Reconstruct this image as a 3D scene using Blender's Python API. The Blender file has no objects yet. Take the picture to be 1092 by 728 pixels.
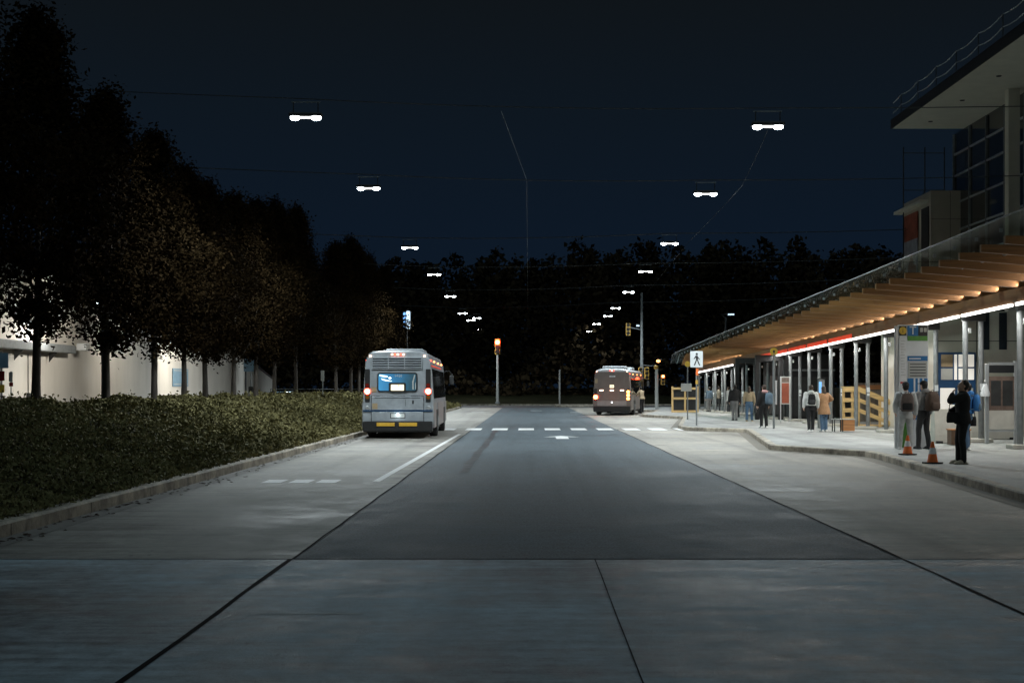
import bpy, bmesh, math, random
import numpy as np
from mathutils import Vector, Matrix, Euler
PI = math.pi
R = math.radians
random.seed(7)
NP = np.random.default_rng(11)
sc = bpy.context.scene
col = sc.collection

# ------------------------------------------------------------------ materials
def _nodes(name):
    m = bpy.data.materials.new(name); m.use_nodes = True
    nt = m.node_tree; b = nt.nodes['Principled BSDF']
    return m, nt, b

def mat(name, c, rough=.6, metal=0., var=.15, scale=6., bump=0., bscale=None, emit=None, estr=0., spec=.5, stretch=None, c2=None, coat=0.):
    """Principled material whose colour wanders with noise between c*(1-var) and c*(1+var) (or c..c2)."""
    m, nt, b = _nodes(name)
    N = nt.nodes; L = nt.links
    b.inputs['Roughness'].default_value = rough
    b.inputs['Metallic'].default_value = metal
    b.inputs['Specular IOR Level'].default_value = spec
    b.inputs['Coat Weight'].default_value = coat
    tc = N.new('ShaderNodeTexCoord'); mp = N.new('ShaderNodeMapping')
    L.new(tc.outputs['Object'], mp.inputs['Vector'])
    if stretch: mp.inputs['Scale'].default_value = stretch
    nz = N.new('ShaderNodeTexNoise'); nz.inputs['Scale'].default_value = scale
    nz.inputs['Detail'].default_value = 6; nz.inputs['Roughness'].default_value = .62
    L.new(mp.outputs[0], nz.inputs['Vector'])
    cr = N.new('ShaderNodeValToRGB')
    lo = [x*(1-var) for x in c]; hi = [min(1, x*(1+var)) for x in (c2 or c)]
    cr.color_ramp.elements[0].position = .3; cr.color_ramp.elements[1].position = .7
    cr.color_ramp.elements[0].color = (*lo, 1); cr.color_ramp.elements[1].color = (*hi, 1)
    L.new(nz.outputs['Fac'], cr.inputs['Fac']); L.new(cr.outputs['Color'], b.inputs['Base Color'])
    if bump:
        n2 = N.new('ShaderNodeTexNoise'); n2.inputs['Scale'].default_value = bscale or scale*6
        n2.inputs['Detail'].default_value = 4
        L.new(mp.outputs[0], n2.inputs['Vector'])
        bp = N.new('ShaderNodeBump'); bp.inputs['Strength'].default_value = bump; bp.inputs['Distance'].default_value = .02
        L.new(n2.outputs['Fac'], bp.inputs['Height']); L.new(bp.outputs[0], b.inputs['Normal'])
    if emit:
        b.inputs['Emission Color'].default_value = (*emit, 1); b.inputs['Emission Strength'].default_value = estr
    return m

def paving(name, c, var, streak, rough, fine=0., seed=0., tint=None, bump=.25, gscale=.35, stain=0., spec=.3, rvar=.25):
    """Concrete / asphalt: large stains, streaks across the lane, fine aggregate."""
    m, nt, b = _nodes(name); N = nt.nodes; L = nt.links
    tc = N.new('ShaderNodeTexCoord')
    def noise(sc_, scale, det=5, rg=.6):
        mp = N.new('ShaderNodeMapping'); mp.inputs['Scale'].default_value = sc_; mp.inputs['Location'].default_value = (seed, seed*1.7, 0)
        L.new(tc.outputs['Object'], mp.inputs['Vector'])
        n = N.new('ShaderNodeTexNoise'); n.inputs['Scale'].default_value = scale; n.inputs['Detail'].default_value = det; n.inputs['Roughness'].default_value = rg
        L.new(mp.outputs[0], n.inputs['Vector']); return n.outputs['Fac']
    def math_(op, a, bb):
        n = N.new('ShaderNodeMath'); n.operation = op
        for i, v in enumerate((a, bb)):
            if isinstance(v, (int, float)): n.inputs[i].default_value = v
            else: L.new(v, n.inputs[i])
        return n.outputs[0]
    big = noise((1, 1, 1), gscale, 7, .65)
    st = noise((.25, 3.2, 1), 1.3, 5, .6)
    spots = noise((1, 1, 1), 2.4, 6, .7)
    fn = noise((1, 1, 1), 38, 5, .75)
    v = math_('ADD', math_('MULTIPLY', math_('SUBTRACT', big, .5), var*3.0), 1)
    v = math_('ADD', v, math_('MULTIPLY', math_('SUBTRACT', st, .5), streak*2.5))
    v = math_('ADD', v, math_('MULTIPLY', math_('SUBTRACT', spots, .5), var*1.6))
    v = math_('ADD', v, math_('MULTIPLY', math_('SUBTRACT', fn, .5), fine*3))
    ml = noise((1, 1, 1), 5.5, 6, .7)
    v = math_('ADD', v, math_('MULTIPLY', math_('SUBTRACT', ml, .5), var*1.4))
    if stain:
        oil = noise((.8, .45, 1), .9, 6, .72); mr = N.new('ShaderNodeMapRange'); mr.inputs['From Min'].default_value = .57; mr.inputs['From Max'].default_value = .72; mr.inputs['To Max'].default_value = stain
        L.new(oil, mr.inputs['Value']); v = math_('MULTIPLY', v, math_('SUBTRACT', 1, mr.outputs[0]))
        trk = noise((1.5, .035, 1), 1., 3, .5); m2 = N.new('ShaderNodeMapRange'); m2.inputs['From Min'].default_value = .5; m2.inputs['From Max'].default_value = .68; m2.inputs['To Max'].default_value = stain*.7
        L.new(trk, m2.inputs['Value']); v = math_('MULTIPLY', v, math_('SUBTRACT', 1, m2.outputs[0]))
        drip = noise((1, .7, 1), 7., 2, .5); m3 = N.new('ShaderNodeMapRange'); m3.inputs['From Min'].default_value = .70; m3.inputs['From Max'].default_value = .76; m3.inputs['To Max'].default_value = stain*1.3
        L.new(drip, m3.inputs['Value']); v = math_('MULTIPLY', v, math_('SUBTRACT', 1, m3.outputs[0]))
    v = math_('MAXIMUM', v, .2)
    mx = N.new('ShaderNodeMixRGB'); mx.blend_type = 'MULTIPLY'; mx.inputs[0].default_value = 1
    mx.inputs[1].default_value = (*c, 1)
    cmb = N.new('ShaderNodeCombineColor')
    for i in range(3): L.new(v, cmb.inputs[i])
    L.new(cmb.outputs[0], mx.inputs[2]); L.new(mx.outputs[0], b.inputs['Base Color'])
    b.inputs['Specular IOR Level'].default_value = spec
    rm = math_('ADD', math_('MULTIPLY', math_('SUBTRACT', big, .5), rvar*3), math_('MULTIPLY', math_('SUBTRACT', spots, .5), rvar*2.4))
    rm = math_('ADD', rm, math_('MULTIPLY', math_('SUBTRACT', st, .5), rvar*1.2))
    r = math_('MINIMUM', math_('MAXIMUM', math_('ADD', rm, rough), .33), .95); L.new(r, b.inputs['Roughness'])
    bp = N.new('ShaderNodeBump'); bp.inputs['Strength'].default_value = bump; bp.inputs['Distance'].default_value = .01
    hh = math_('ADD', fn, math_('ADD', math_('MULTIPLY', st, .8), math_('MULTIPLY', spots, .8))); L.new(hh, bp.inputs['Height']); L.new(bp.outputs[0], b.inputs['Normal'])
    return m

def emat(name, c, s):
    return mat(name, [min(.8, x) for x in c], .4, var=.02, emit=c, estr=s)

def glass(name, c=(.8, .85, .85), rough=.05, clear=.6):
    m, nt, b = _nodes(name); N = nt.nodes; L = nt.links
    b.inputs['Base Color'].default_value = (*[x*.05 for x in c], 1); b.inputs['Roughness'].default_value = rough
    nz = N.new('ShaderNodeTexNoise'); nz.inputs['Scale'].default_value = 1.5
    mr = N.new('ShaderNodeMapRange'); mr.inputs['To Min'].default_value = clear*.85; mr.inputs['To Max'].default_value = min(1, clear*1.15)
    L.new(nz.outputs['Fac'], mr.inputs['Value'])
    tr = N.new('ShaderNodeBsdfTransparent'); tr.inputs[0].default_value = (*c, 1)
    mx = N.new('ShaderNodeMixShader')
    L.new(mr.outputs[0], mx.inputs[0]); L.new(b.outputs[0], mx.inputs[1]); L.new(tr.outputs[0], mx.inputs[2])
    L.new(mx.outputs[0], N['Material Output'].inputs['Surface'])
    return m

def wood(name, c, rough=.55, along='x'):
    s = {'x': (.4, 7, 7), 'y': (7, .4, 7), 'z': (7, 7, .4)}[along]
    return mat(name, c, rough, var=.28, scale=2.5, stretch=s, bump=.08, bscale=12)

M = {}
M['slab'] = paving('slab_concrete', (.275, .338, .372), 1.3, .95, .50, .35, 3., bump=.7, stain=.30, spec=.45, rvar=.24)
M['slab2'] = paving('lane_concrete', (.325, .308, .278), .75, .8, .62, .3, 11., stain=.4, spec=.25)
M['slab3'] = paving('bay_concrete', (.335, .308, .268), .75, .7, .62, .3, 23., stain=.45, spec=.25)
M['asphalt'] = paving('asphalt', (.092, .116, .132), .55, .35, .62, 1.6, 5., bump=1., stain=.3, spec=.24, rvar=.15)
M['farasphalt'] = paving('far_asphalt', (.07, .072, .075), .15, .05, .7, .1, 9.)
M['walk'] = paving('pavement_concrete', (.31, .312, .30), .7, .15, .7, .2, 31., stain=.35)
M['kerb'] = paving('kerb_concrete', (.36, .32, .26), 1.1, .0, .75, .3, 17., gscale=1.5)
M['joint'] = mat('joint_sealant', (.004, .004, .005), .8, var=.4, scale=3, spec=.05)
M['seal'] = paving('crack_sealant', (.045, .05, .055), .3, .2, .5, .1, 2.)
M['paint'] = mat('road_paint', (.86, .86, .85), .6, var=.1, scale=7, bump=.1)
M['oldpaint'] = mat('worn_road_paint', (.50, .52, .52), .6, var=.4, scale=5)
M['soil'] = mat('soil', (.03, .028, .02), .95, spec=.05, var=.4, scale=.8, bump=.5)
M['grass'] = mat('rough_grass', (.018, .018, .009), .95, spec=.04, var=.5, scale=.7, bump=.8, bscale=6)
M['leaf_cover'] = mat('ground_cover_leaf', (.105, .096, .038), .75, var=.35, scale=1.3, c2=(.165, .145, .062), spec=.15)
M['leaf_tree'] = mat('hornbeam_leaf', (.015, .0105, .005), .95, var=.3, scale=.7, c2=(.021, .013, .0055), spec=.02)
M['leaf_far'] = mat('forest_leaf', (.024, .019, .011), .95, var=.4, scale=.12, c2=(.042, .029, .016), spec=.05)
M['bark'] = mat('bark', (.055, .045, .036), .9, var=.35, scale=8, bump=.6, stretch=(2, 2, .4))
M['white_wall'] = mat('white_render', (.60, .57, .52), .85, var=.10, scale=.8, bump=.12, bscale=9, stretch=(1, 1, .35))
M['beige_panel'] = mat('beige_panel', (.52, .48, .40), .8, var=.08, scale=1.2, bump=.1, bscale=20)
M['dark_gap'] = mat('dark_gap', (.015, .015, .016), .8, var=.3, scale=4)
M['soffit'] = mat('soffit', (.74, .71, .62), .8, var=.06, scale=1.5)
M['steel'] = mat('galvanised_steel', (.20, .215, .22), .62, .25, var=.2, scale=5, bump=.06)
M['steel_dark'] = mat('dark_painted_steel', (.035, .036, .036), .5, .2, var=.25, scale=5)
M['alu'] = mat('aluminium', (.60, .62, .63), .35, .7, var=.08, scale=6)
M['wood_beam'] = wood('glulam', (.24, .108, .034), .5, 'x')
M['wood_long'] = wood('glulam_edge_beam', (.16, .080, .034), .55, 'y')
M['pine'] = wood('pine_boards', (.62, .42, .18), .6, 'x')
M['pine_v'] = wood('pine_posts', (.60, .40, .17), .6, 'z')
M['oldwood'] = wood('weathered_boards', (.17, .145, .115), .85, 'z')
M['orangewood'] = wood('stained_plywood', (.46, .20, .075), .5, 'x')
M['brownwood'] = wood('brown_timber', (.10, .055, .03), .6, 'x')
M['roof_glass'] = glass('canopy_glass', (.70, .78, .74), .22, .80)
M['facade_glass'] = mat('dark_facade_glass', (.022, .026, .03), .08, 0, var=.5, scale=.6, spec=.8)
M['dark_glass'] = mat('dark_bus_glass', (.012, .014, .016), .07, var=.3, scale=2, spec=.8)
M['bus_grey'] = mat('bus_grey_paint', (.335, .365, .39), .38, .15, var=.2, scale=3, coat=.3)
M['bus_dim'] = mat('bus_dull_panel', (.16, .132, .118), .4, .1, var=.12, scale=3, coat=.2)
M['bus_skirt'] = mat('bus_skirt_paint', (.26, .235, .225), .4, .1, var=.12, scale=3)
M['bus_white'] = mat('bus_roof_white', (.62, .65, .68), .35, var=.06, scale=3)
M['black'] = mat('black_plastic', (.012, .012, .012), .55, var=.3, scale=6)
M['rubber'] = mat('rubber', (.016, .016, .016), .85, var=.3, scale=12, bump=.2)
M['navy'] = mat('navy_stripe', (.012, .05, .12), .4, var=.1, scale=4)
M['yellow'] = mat('yellow_reflector', (.72, .42, .05), .35, var=.12, scale=9)
M['yellow_sign'] = mat('yellow_sign_paint', (.70, .46, .05), .45, var=.1, scale=9)
M['sig_yellow'] = mat('signal_yellow', (.50, .29, .05), .5, var=.12, scale=9)
M['tan'] = mat('tan_sticker', (.36, .27, .16), .6, var=.15, scale=20)
M['dark_red_lens'] = mat('dark_red_lens', (.16, .015, .01), .15, var=.15, scale=9)
M['amber_lens'] = mat('dark_amber_lens', (.22, .08, .015), .2, var=.15, scale=9)
M['e_white'] = emat('lamp_white', (.88, .96, 1.), 42)
M['e_white_lo'] = emat('lamp_white_slim', (.86, .94, 1.), 14)
M['e_strip'] = emat('tube_white', (1., .98, .93), 3.6)
M['e_redstrip'] = emat('red_strip_glow', (1., .07, .03), .34)
M['e_tail'] = emat('tail_core', (1., .60, .42), 6)
M['e_red'] = emat('red_light', (1., .055, .02), 6)
M['e_redhot'] = emat('red_signal', (1., .09, .03), 30)
M['e_amber'] = emat('amber_light', (1., .30, .07), 9)
M['e_sign'] = emat('route_sign_lit', (1., .80, .56), 1.05)
M['e_blue'] = emat('blue_sign_lit', (.20, .48, 1.), 1.5)
M['e_bluewhite'] = emat('pale_blue_lit', (.60, .80, 1.), 1.4)
M['e_inside'] = emat('lit_interior', (1., .93, .80), .40)
M['e_star'] = emat('plate_lamp', (.75, .92, 1.), 9)
M['e_kiosk'] = emat('kiosk_screen', (.18, .45, .95), .55)
M['orange_cone'] = mat('cone_orange', (.90, .19, .035), .5, var=.1, scale=8)
M['reflect_white'] = mat('cone_collar', (.75, .76, .78), .4, var=.08, scale=10)
M['sign_white'] = mat('sign_white', (.70, .73, .75), .45, var=.05, scale=5)
M['sign_blue'] = mat('sign_blue', (.015, .15, .38), .4, var=.08, scale=5)
M['sign_black'] = mat('sign_black', (.012, .013, .015), .45, var=.2, scale=5)
M['sign_green'] = mat('sign_green', (.10, .30, .05), .5, var=.25, scale=9)
M['sign_red'] = mat('sign_red', (.50, .035, .03), .5, var=.1, scale=9)
M['sign_grey'] = mat('sign_grey', (.45, .46, .44), .5, var=.05, scale=9)
M['poster_blue'] = mat('pale_blue_poster', (.20, .32, .42), .6, var=.15, scale=3)
M['door_blue'] = mat('door_blue', (.02, .07, .17), .45, var=.1, scale=5)
M['banner_red'] = mat('banner_red', (.30, .075, .04), .8, var=.3, scale=2)
M['banner_pale'] = mat('banner_pale', (.34, .36, .42), .8, var=.25, scale=2)
M['banner_dark'] = mat('banner_dark', (.11, .03, .03), .8, var=.4, scale=4)
M['display'] = mat('timetable_panel', (.16, .115, .095), .25, var=.3, scale=5)
M['concrete_block'] = mat('pale_concrete', (.52, .50, .45), .85, var=.14, scale=3, bump=.2)
M['car_paint'] = mat('pale_blue_car_paint', (.22, .34, .42), .3, .3, var=.06, scale=3, coat=.5)
M['skin'] = mat('skin', (.58, .37, .27), .55, var=.08, scale=14)
M['skin_d'] = mat('skin_tan', (.30, .17, .11), .55, var=.08, scale=14)
M['hair'] = mat('dark_hair', (.014, .011, .009), .5, var=.4, scale=40, bump=.4, stretch=(1, 1, .3))
M['hair_b'] = mat('brown_hair', (.05, .03, .02), .5, var=.4, scale=40, bump=.4, stretch=(1, 1, .3))
M['eye'] = mat('eye_dark', (.02, .015, .012), .2, var=.1)
M['lip'] = mat('lip', (.30, .12, .10), .5, var=.1)
def cloth(name, c): return mat(name, c, .88, var=.18, scale=9, bump=.35, bscale=26)
for k, c in dict(c_black=(.012, .012, .013), c_char=(.04, .04, .042), c_grey=(.20, .20, .20), c_lgrey=(.44, .45, .45), c_white=(.68, .68, .66),
                 c_tan=(.42, .235, .125), c_jean=(.09, .16, .26), c_jeand=(.045, .075, .12), c_blue=(.03, .16, .42), c_brown=(.085, .055, .04),
                 c_khaki=(.20, .17, .13), c_pink=(.50, .28, .27), c_slate=(.10, .15, .20), c_floral=(.13, .10, .09), c_shoe=(.48, .42, .33), c_beige=(.36, .28, .18)).items():
    M[k] = cloth(k.replace('c_', 'cloth_'), c)

# ------------------------------------------------------------------ mesh helpers
class MB:
    def __init__(s): s.v = []; s.f = []; s.sm = []
    def add(s, vs, fs, T=None, smooth=False):
        o = len(s.v)
        s.v += [tuple(T @ Vector(p)) if T is not None else tuple(p) for p in vs]
        s.f += [tuple(i+o for i in f) for f in fs]; s.sm += [smooth]*len(fs)
        return s
    def box(s, x0, x1, y0, y1, z0, z1, T=None):
        vs = [(x, y, z) for z in (z0, z1) for y in (y0, y1) for x in (x0, x1)]
        return s.add(vs, [(0, 2, 3, 1), (4, 5, 7, 6), (0, 1, 5, 4), (2, 6, 7, 3), (0, 4, 6, 2), (1, 3, 7, 5)], T)
    def prism(s, poly, y0, y1, axis='y', T=None, smooth=False):
        """poly of (a,b): axis y -> (x,z); axis x -> (y,z); axis z -> (x,y)"""
        n = len(poly)
        f = {'y': lambda p, t: (p[0], t, p[1]), 'x': lambda p, t: (t, p[0], p[1]), 'z': lambda p, t: (p[0], p[1], t)}[axis]
        vs = [f(p, y0) for p in poly] + [f(p, y1) for p in poly]
        fs = [tuple(range(n))[::-1], tuple(range(n, 2*n))]
        o = len(s.f)
        s.add(vs, fs, T)
        s.add(vs, [(i, (i+1) % n, n+(i+1) % n, n+i) for i in range(n)], T, smooth)
        return s
    def loft(s, rings, cap=True, T=None, smooth=True, closed=True):
        n = len(rings[0]); vs = [p for r in rings for p in r]; fs = []
        for k in range(len(rings)-1):
            for i in range(n if closed else n-1):
                j = (i+1) % n
                fs.append((k*n+i, k*n+j, (k+1)*n+j, (k+1)*n+i))
        s.add(vs, fs, T, smooth)
        if cap: s.add(vs, [tuple(range(n))[::-1], tuple(range((len(rings)-1)*n, len(rings)*n))], T, False)
        return s
    def tube(s, pts, rad, n=10, T=None, cap=True):
        pts = [Vector(p) for p in pts]
        if isinstance(rad, (int, float)): rad = [rad]*len(pts)
        rings = []
        t0 = (pts[1]-pts[0]).normalized(); up = Vector((0, 0, 1)) if abs(t0.z) < .9 else Vector((1, 0, 0))
        a = t0.cross(up).normalized()
        for i, p in enumerate(pts):
            t = (pts[min(i+1, len(pts)-1)] - pts[max(i-1, 0)]).normalized()
            a = (a - t*a.dot(t)).normalized(); b = t.cross(a)
            rings.append([p + (a*math.cos(q)+b*math.sin(q))*rad[i] for q in [2*PI*k/n for k in range(n)]])
        return s.loft(rings, cap, T)
    def lathe(s, prof, n=20, T=None, c=(0, 0)):
        return s.loft([[(c[0]+r*math.cos(2*PI*k/n), c[1]+r*math.sin(2*PI*k/n), z) for k in range(n)] for r, z in prof], True, T)
    def ball(s, c, r, n=14, T=None):
        if isinstance(r, (int, float)): r = (r, r, r)
        rings = []
        m = max(6, n//2+2)
        for j in range(m+1):
            th = PI*(j+.02)/(m+.04)
            rings.append([(c[0]+r[0]*math.sin(th)*math.cos(2*PI*k/n), c[1]+r[1]*math.sin(th)*math.sin(2*PI*k/n), c[2]-r[2]*math.cos(th)) for k in range(n)])
        return s.loft(rings, True, T)
    def disc_y(s, c, r, y0, y1, n=18, T=None):
        return s.prism([(c[0]+r*math.cos(2*PI*k/n), c[1]+r*math.sin(2*PI*k/n)) for k in range(n)], y0, y1, 'y', T, True)
    def mesh(s, name):
        me = bpy.data.meshes.new(name); me.from_pydata(s.v, [], s.f)
        me.polygons.foreach_set('use_smooth', s.sm); me.update()
        bm = bmesh.new(); bm.from_mesh(me); bmesh.ops.recalc_face_normals(bm, faces=bm.faces); bm.to_mesh(me); bm.free()
        return me
    def build(s, name, m, parent=None, bevel=0., seg=2):
        me = s.mesh(name); me.materials.append(m)
        o = bpy.data.objects.new(name, me); col.objects.link(o)
        if parent: o.parent = parent
        if bevel:
            bv = o.modifiers.new('bevel', 'BEVEL'); bv.width = bevel; bv.segments = seg; bv.limit_method = 'ANGLE'; bv.angle_limit = R(50)
        return o

def rrect(x0, x1, z0, z1, r, n=4):
    pts = []
    for cx, cz, a in ((x1-r, z1-r, 0), (x0+r, z1-r, 90), (x0+r, z0+r, 180), (x1-r, z0+r, 270)):
        for k in range(n+1):
            q = R(a+90*k/n); pts.append((cx+r*math.cos(q), cz+r*math.sin(q)))
    return pts

def rawmesh(name, v, f, m, parent=None, smooth=False):
    me = bpy.data.meshes.new(name)
    v = np.asarray(v, np.float32); f = np.asarray(f, np.int32)
    me.vertices.add(len(v)); me.vertices.foreach_set('co', v.ravel())
    k = f.shape[1]
    me.loops.add(f.size); me.loops.foreach_set('vertex_index', f.ravel())
    me.polygons.add(len(f)); me.polygons.foreach_set('loop_start', np.arange(0, f.size, k, dtype=np.int32))
    me.polygons.foreach_set('use_smooth', np.full(len(f), smooth, bool))
    me.update(calc_edges=True); me.validate()
    if m: me.materials.append(m)
    o = bpy.data.objects.new(name, me); col.objects.link(o)
    if parent: o.parent = parent
    return o

def tag(o, label, cat, group=None, kind=None):
    o['label'] = label
    if cat: o['category'] = cat
    if group: o['group'] = group
    if kind: o['kind'] = kind
    return o
def thing(name, label, cat, loc=(0, 0, 0), rz=0., group=None):
    o = bpy.data.objects.new(name, None); col.objects.link(o); o.empty_display_size = .2
    o.location = loc; o.rotation_euler = (0, 0, rz)
    return tag(o, label, cat, group)
def struct(o, label, kind='structure'):
    o['kind'] = kind; o['label'] = label; return o
KIDS = {}
def dup(root, loc, label, rz=None, scale=None, group=None):
    r = root.copy(); col.objects.link(r); r.location = loc; r['label'] = label
    if rz is not None: r.rotation_euler = (0, 0, rz)
    if scale: r.scale = scale if not isinstance(scale, (int, float)) else (scale,)*3
    if group: r['group'] = group
    for ch in [o for o in col.objects if o.parent == root]:
        c = ch.copy(); col.objects.link(c); c.parent = r
        for g in [o for o in col.objects if o.parent == ch]:
            d = g.copy(); col.objects.link(d); d.parent = c
    return r
def text(name, body, size, m, parent, T, ext=.004, align='CENTER'):
    cu = bpy.data.curves.new('lettering', 'FONT'); cu.body = body; cu.size = size; cu.extrude = ext; cu.align_x = align; cu.align_y = 'CENTER'; cu.resolution_u = 2
    tmp = bpy.data.objects.new('lettering', cu); col.objects.link(tmp)
    bpy.context.view_layer.update()
    me = bpy.data.meshes.new_from_object(tmp.evaluated_get(bpy.context.evaluated_depsgraph_get()))
    bpy.data.objects.remove(tmp); bpy.data.curves.remove(cu)
    me.transform(T); me.materials.clear(); me.materials.append(m)
    o = bpy.data.objects.new(name, me); col.objects.link(o)
    if parent: o.parent = parent
    return o
def facing(x, y, z, rz=0.):   # lettering that faces -Y
    return Matrix.Translation((x, y, z)) @ Matrix.Rotation(rz, 4, 'Z') @ Matrix.Rotation(PI/2, 4, 'X')
def light(kind, loc, power, color, parent=None, **kw):
    d = bpy.data.lights.new(kind.lower()+'_light', kind); d.energy = power; d.color = color
    for k, v in kw.items():
        if k != 'aim': setattr(d, k, v)
    o = bpy.data.objects.new(kind.lower()+'_light', d); col.objects.link(o); o.location = loc
    if 'aim' in kw:
        o.rotation_euler = (Vector(kw['aim'])).to_track_quat('-Z', 'Y').to_euler()
    if parent: o.parent = parent
    return o
NTH = ['nearest', 'second nearest', 'third nearest', 'fourth nearest', 'fifth nearest', 'sixth nearest', 'seventh nearest', 'eighth nearest', 'ninth nearest', 'tenth nearest',
       'eleventh nearest', 'twelfth nearest', 'thirteenth nearest', 'fourteenth nearest', 'fifteenth nearest', 'sixteenth nearest', 'seventeenth nearest', 'eighteenth nearest', 'nineteenth nearest', 'twentieth nearest']

# ------------------------------------------------------------------ camera
cam = bpy.data.cameras.new('camera'); co = bpy.data.objects.new('camera', cam); col.objects.link(co)
co.location = (0, 0, 1.7); co.rotation_euler = (PI/2, 0, 0)
cam.lens = 50; cam.sensor_width = 36; cam.shift_x = -17/1092; cam.shift_y = 51/1092
cam.clip_start = .1; cam.clip_end = 3000
sc.camera = co

# ------------------------------------------------------------------ ground, road, kerbs
def sheet(name, x0, x1, y0, y1, z, m, label):
    return struct(MB().add([(x0, y0, z), (x1, y0, z), (x1, y1, z), (x0, y1, z)], [(0, 1, 2, 3)]).build(name, m), label)
sheet('ground', -900, 900, -60, 1500, -.03, M['soil'], 'dark bare earth around the bus station')
sheet('forecourt_slab', -30, 30, -12, 14.25, 0, M['slab'], 'dark blue grey concrete slab across the foreground')
sheet('bus_lane', -6.05, -2.35, 14.25, 132, .0, M['slab2'], 'pale concrete bus lane beside the left kerb')
sheet('bus_bay', 3.75, 16, 14.25, 132, .0, M['slab3'], 'pale concrete bus bay along the platform')
sheet('asphalt_lane', -2.35, 3.75, 14.25, 132, -.004, M['asphalt'], 'darker asphalt strip down the middle of the road')
sheet('cross_street', -160, 160, 132, 149, -.004, M['farasphalt'], 'dark cross street at the far end')
# joints: sealant strips 4 mm above the slabs
jm = MB()
def strip(mb, x0, x1, y0, y1, z=.004): mb.add([(x0, y0, z), (x1, y0, z), (x1, y1, z), (x0, y1, z)], [(0, 1, 2, 3)])
def wob(name, x, w, y0, y1, m, label, z=.004, amp=.012, step=1.2):
    n = int((y1-y0)/step)+2; vs = []; fs = []
    for i in range(n):
        y = y0+(y1-y0)*i/(n-1); d = random.uniform(-amp, amp); ww = w*random.uniform(.75, 1.2)
        vs += [(x+d-ww/2, y, z), (x+d+ww/2, y, z)]
        if i: fs.append((2*i-2, 2*i-1, 2*i+1, 2*i))
    return struct(MB().add(vs, fs).build(name, m), label)
wob('expansion_joint', -2.37, .052, -2, 14.25, M['joint'], 'thick black joint crossing the foreground slab')
wob('expansion_joint', -2.36, .03, 14.25, 60, M['joint'], 'dark joint between asphalt and left concrete lane')
wob('expansion_joint', 3.76, .04, -2, 14.25, M['joint'], 'dark joint on the right of the foreground slab')
wob('expansion_joint', 3.76, .03, 14.25, 60, M['joint'], 'dark joint between asphalt and platform bay')
wob('slab_joint', .67, .009, -2, 14.25, M['joint'], 'thin joint down the middle of the foreground slab', amp=.006)
struct(MB().add([(-2.35, 14.22, .003), (3.75, 14.22, .003), (3.75, 14.28, .003), (-2.35, 14.27, .003)], [(0, 1, 2, 3)]).build('slab_joint', M['joint']), 'joint where the asphalt meets the foreground slab')
for x0, x1 in ((-12, -2.4), (3.8, 12)):
    struct(MB().add([(x0, 14.235, .0035), (x1, 14.235, .0035), (x1, 14.262, .0035), (x0, 14.262, .0035)], [(0, 1, 2, 3)]).build('slab_joint', M['joint']), 'thin joint across the concrete lane')
wob('sealed_crack', -1.32, .2, 29, 62, M['seal'], 'dark sealed crack running along the asphalt', z=.003, amp=.04)
sheet('worn_line', -2.1, -1.25, 10.75, 10.79, .003, M['oldpaint'], 'faint worn paint dash on the foreground slab')
# painted markings
def line(x0, x1, y0, y1, label, m='paint', name='lane_marking'): return sheet(name, x0, x1, y0, y1, .005, M[m], label)
struct(MB().add([(-2.87, 26.2, .005), (-2.73, 26.2, .005), (-2.52, 54, .005), (-2.66, 54, .005)], [(0, 1, 2, 3)]).build('lane_marking', M['paint']), 'long white line beside the bus lane')
for i, x in enumerate((-4.86, -4.36, -3.87)):
    line(x, x+.37, 25.8, 26.75, 'short white dash across the bus lane')
for k in range(10):
    x = -3.75+k*1.115
    line(x, x+.66, 59.2, 62.0, 'white crosswalk dash across the road', name='crosswalk_stripe')
struct(MB().add([(.55, 50.6, .005), (1.2, 52.0, .005), (1.85, 50.6, .005), (1.42, 50.75, .005), (1.42, 48.8, .005), (.98, 48.8, .005), (.98, 50.75, .005)],
                [(0, 3, 1), (3, 2, 1), (6, 3, 0), (5, 4, 3), (5, 3, 6)]).build('lane_arrow', M['paint']), 'small white arrow on the asphalt before the crosswalk')
for x, y in ((-4.2, 106), (.2, 112), (3.1, 104)): line(x, x+.9, y, y+1.3, 'faint white dash beyond the crosswalk', 'oldpaint')

# raised platform with saw tooth bays
KP = [(5.6, -6), (7.43, 21.3), (8.52, 34.9), (8.50, 35.9), (7.0, 39.2), (6.78, 39.9), (8.5, 55.2), (8.5, 56.1), (6.75, 58.2), (6.5, 58.9), (6.5, 61.6), (8.8, 80.5), (8.75, 82), (7.1, 87.3), (7.05, 88.3),
      (9.7, 106), (9.6, 107), (7.8, 110), (9.6, 121), (11.5, 126), (15, 129), (60, 130)]
wm = MB(); nK = len(KP)
def offset(poly, d):
    out = []
    for i, p in enumerate(poly):
        a = Vector(poly[max(i-1, 0)]); b = Vector(poly[min(i+1, len(poly)-1)]); t = (b-a).normalized(); n = Vector((t.y, -t.x))
        out.append((p[0]+n.x*d, p[1]+n.y*d))
    return out
KI = offset(KP, .2)
vs = [(x, y, .15) for x, y in KI] + [(60, -6, .15)]
walk = MB().add(vs, [tuple(range(len(vs)))]).build('pavement', M['walk']); struct(walk, 'pale concrete platform pavement under the canopy')
bmw = bmesh.new(); bmw.from_mesh(walk.data); bmesh.ops.triangulate(bmw, faces=bmw.faces); bmw.to_mesh(walk.data); bmw.free()
kb = MB(); vs = []; fs = []
KM = offset(KP, .02)
for i in range(nK):
    vs += [(*KP[i], -.01), (*KP[i], .13), (*KM[i], .152), (*KI[i], .154)]
    if i:
        o = 4*i
        for q in range(3): fs.append((o-4+q, o+q, o+q+1, o-3+q))
kb.add(vs, fs); struct(kb.build('kerb', M['kerb']), 'stained concrete kerb of the platform')
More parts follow.
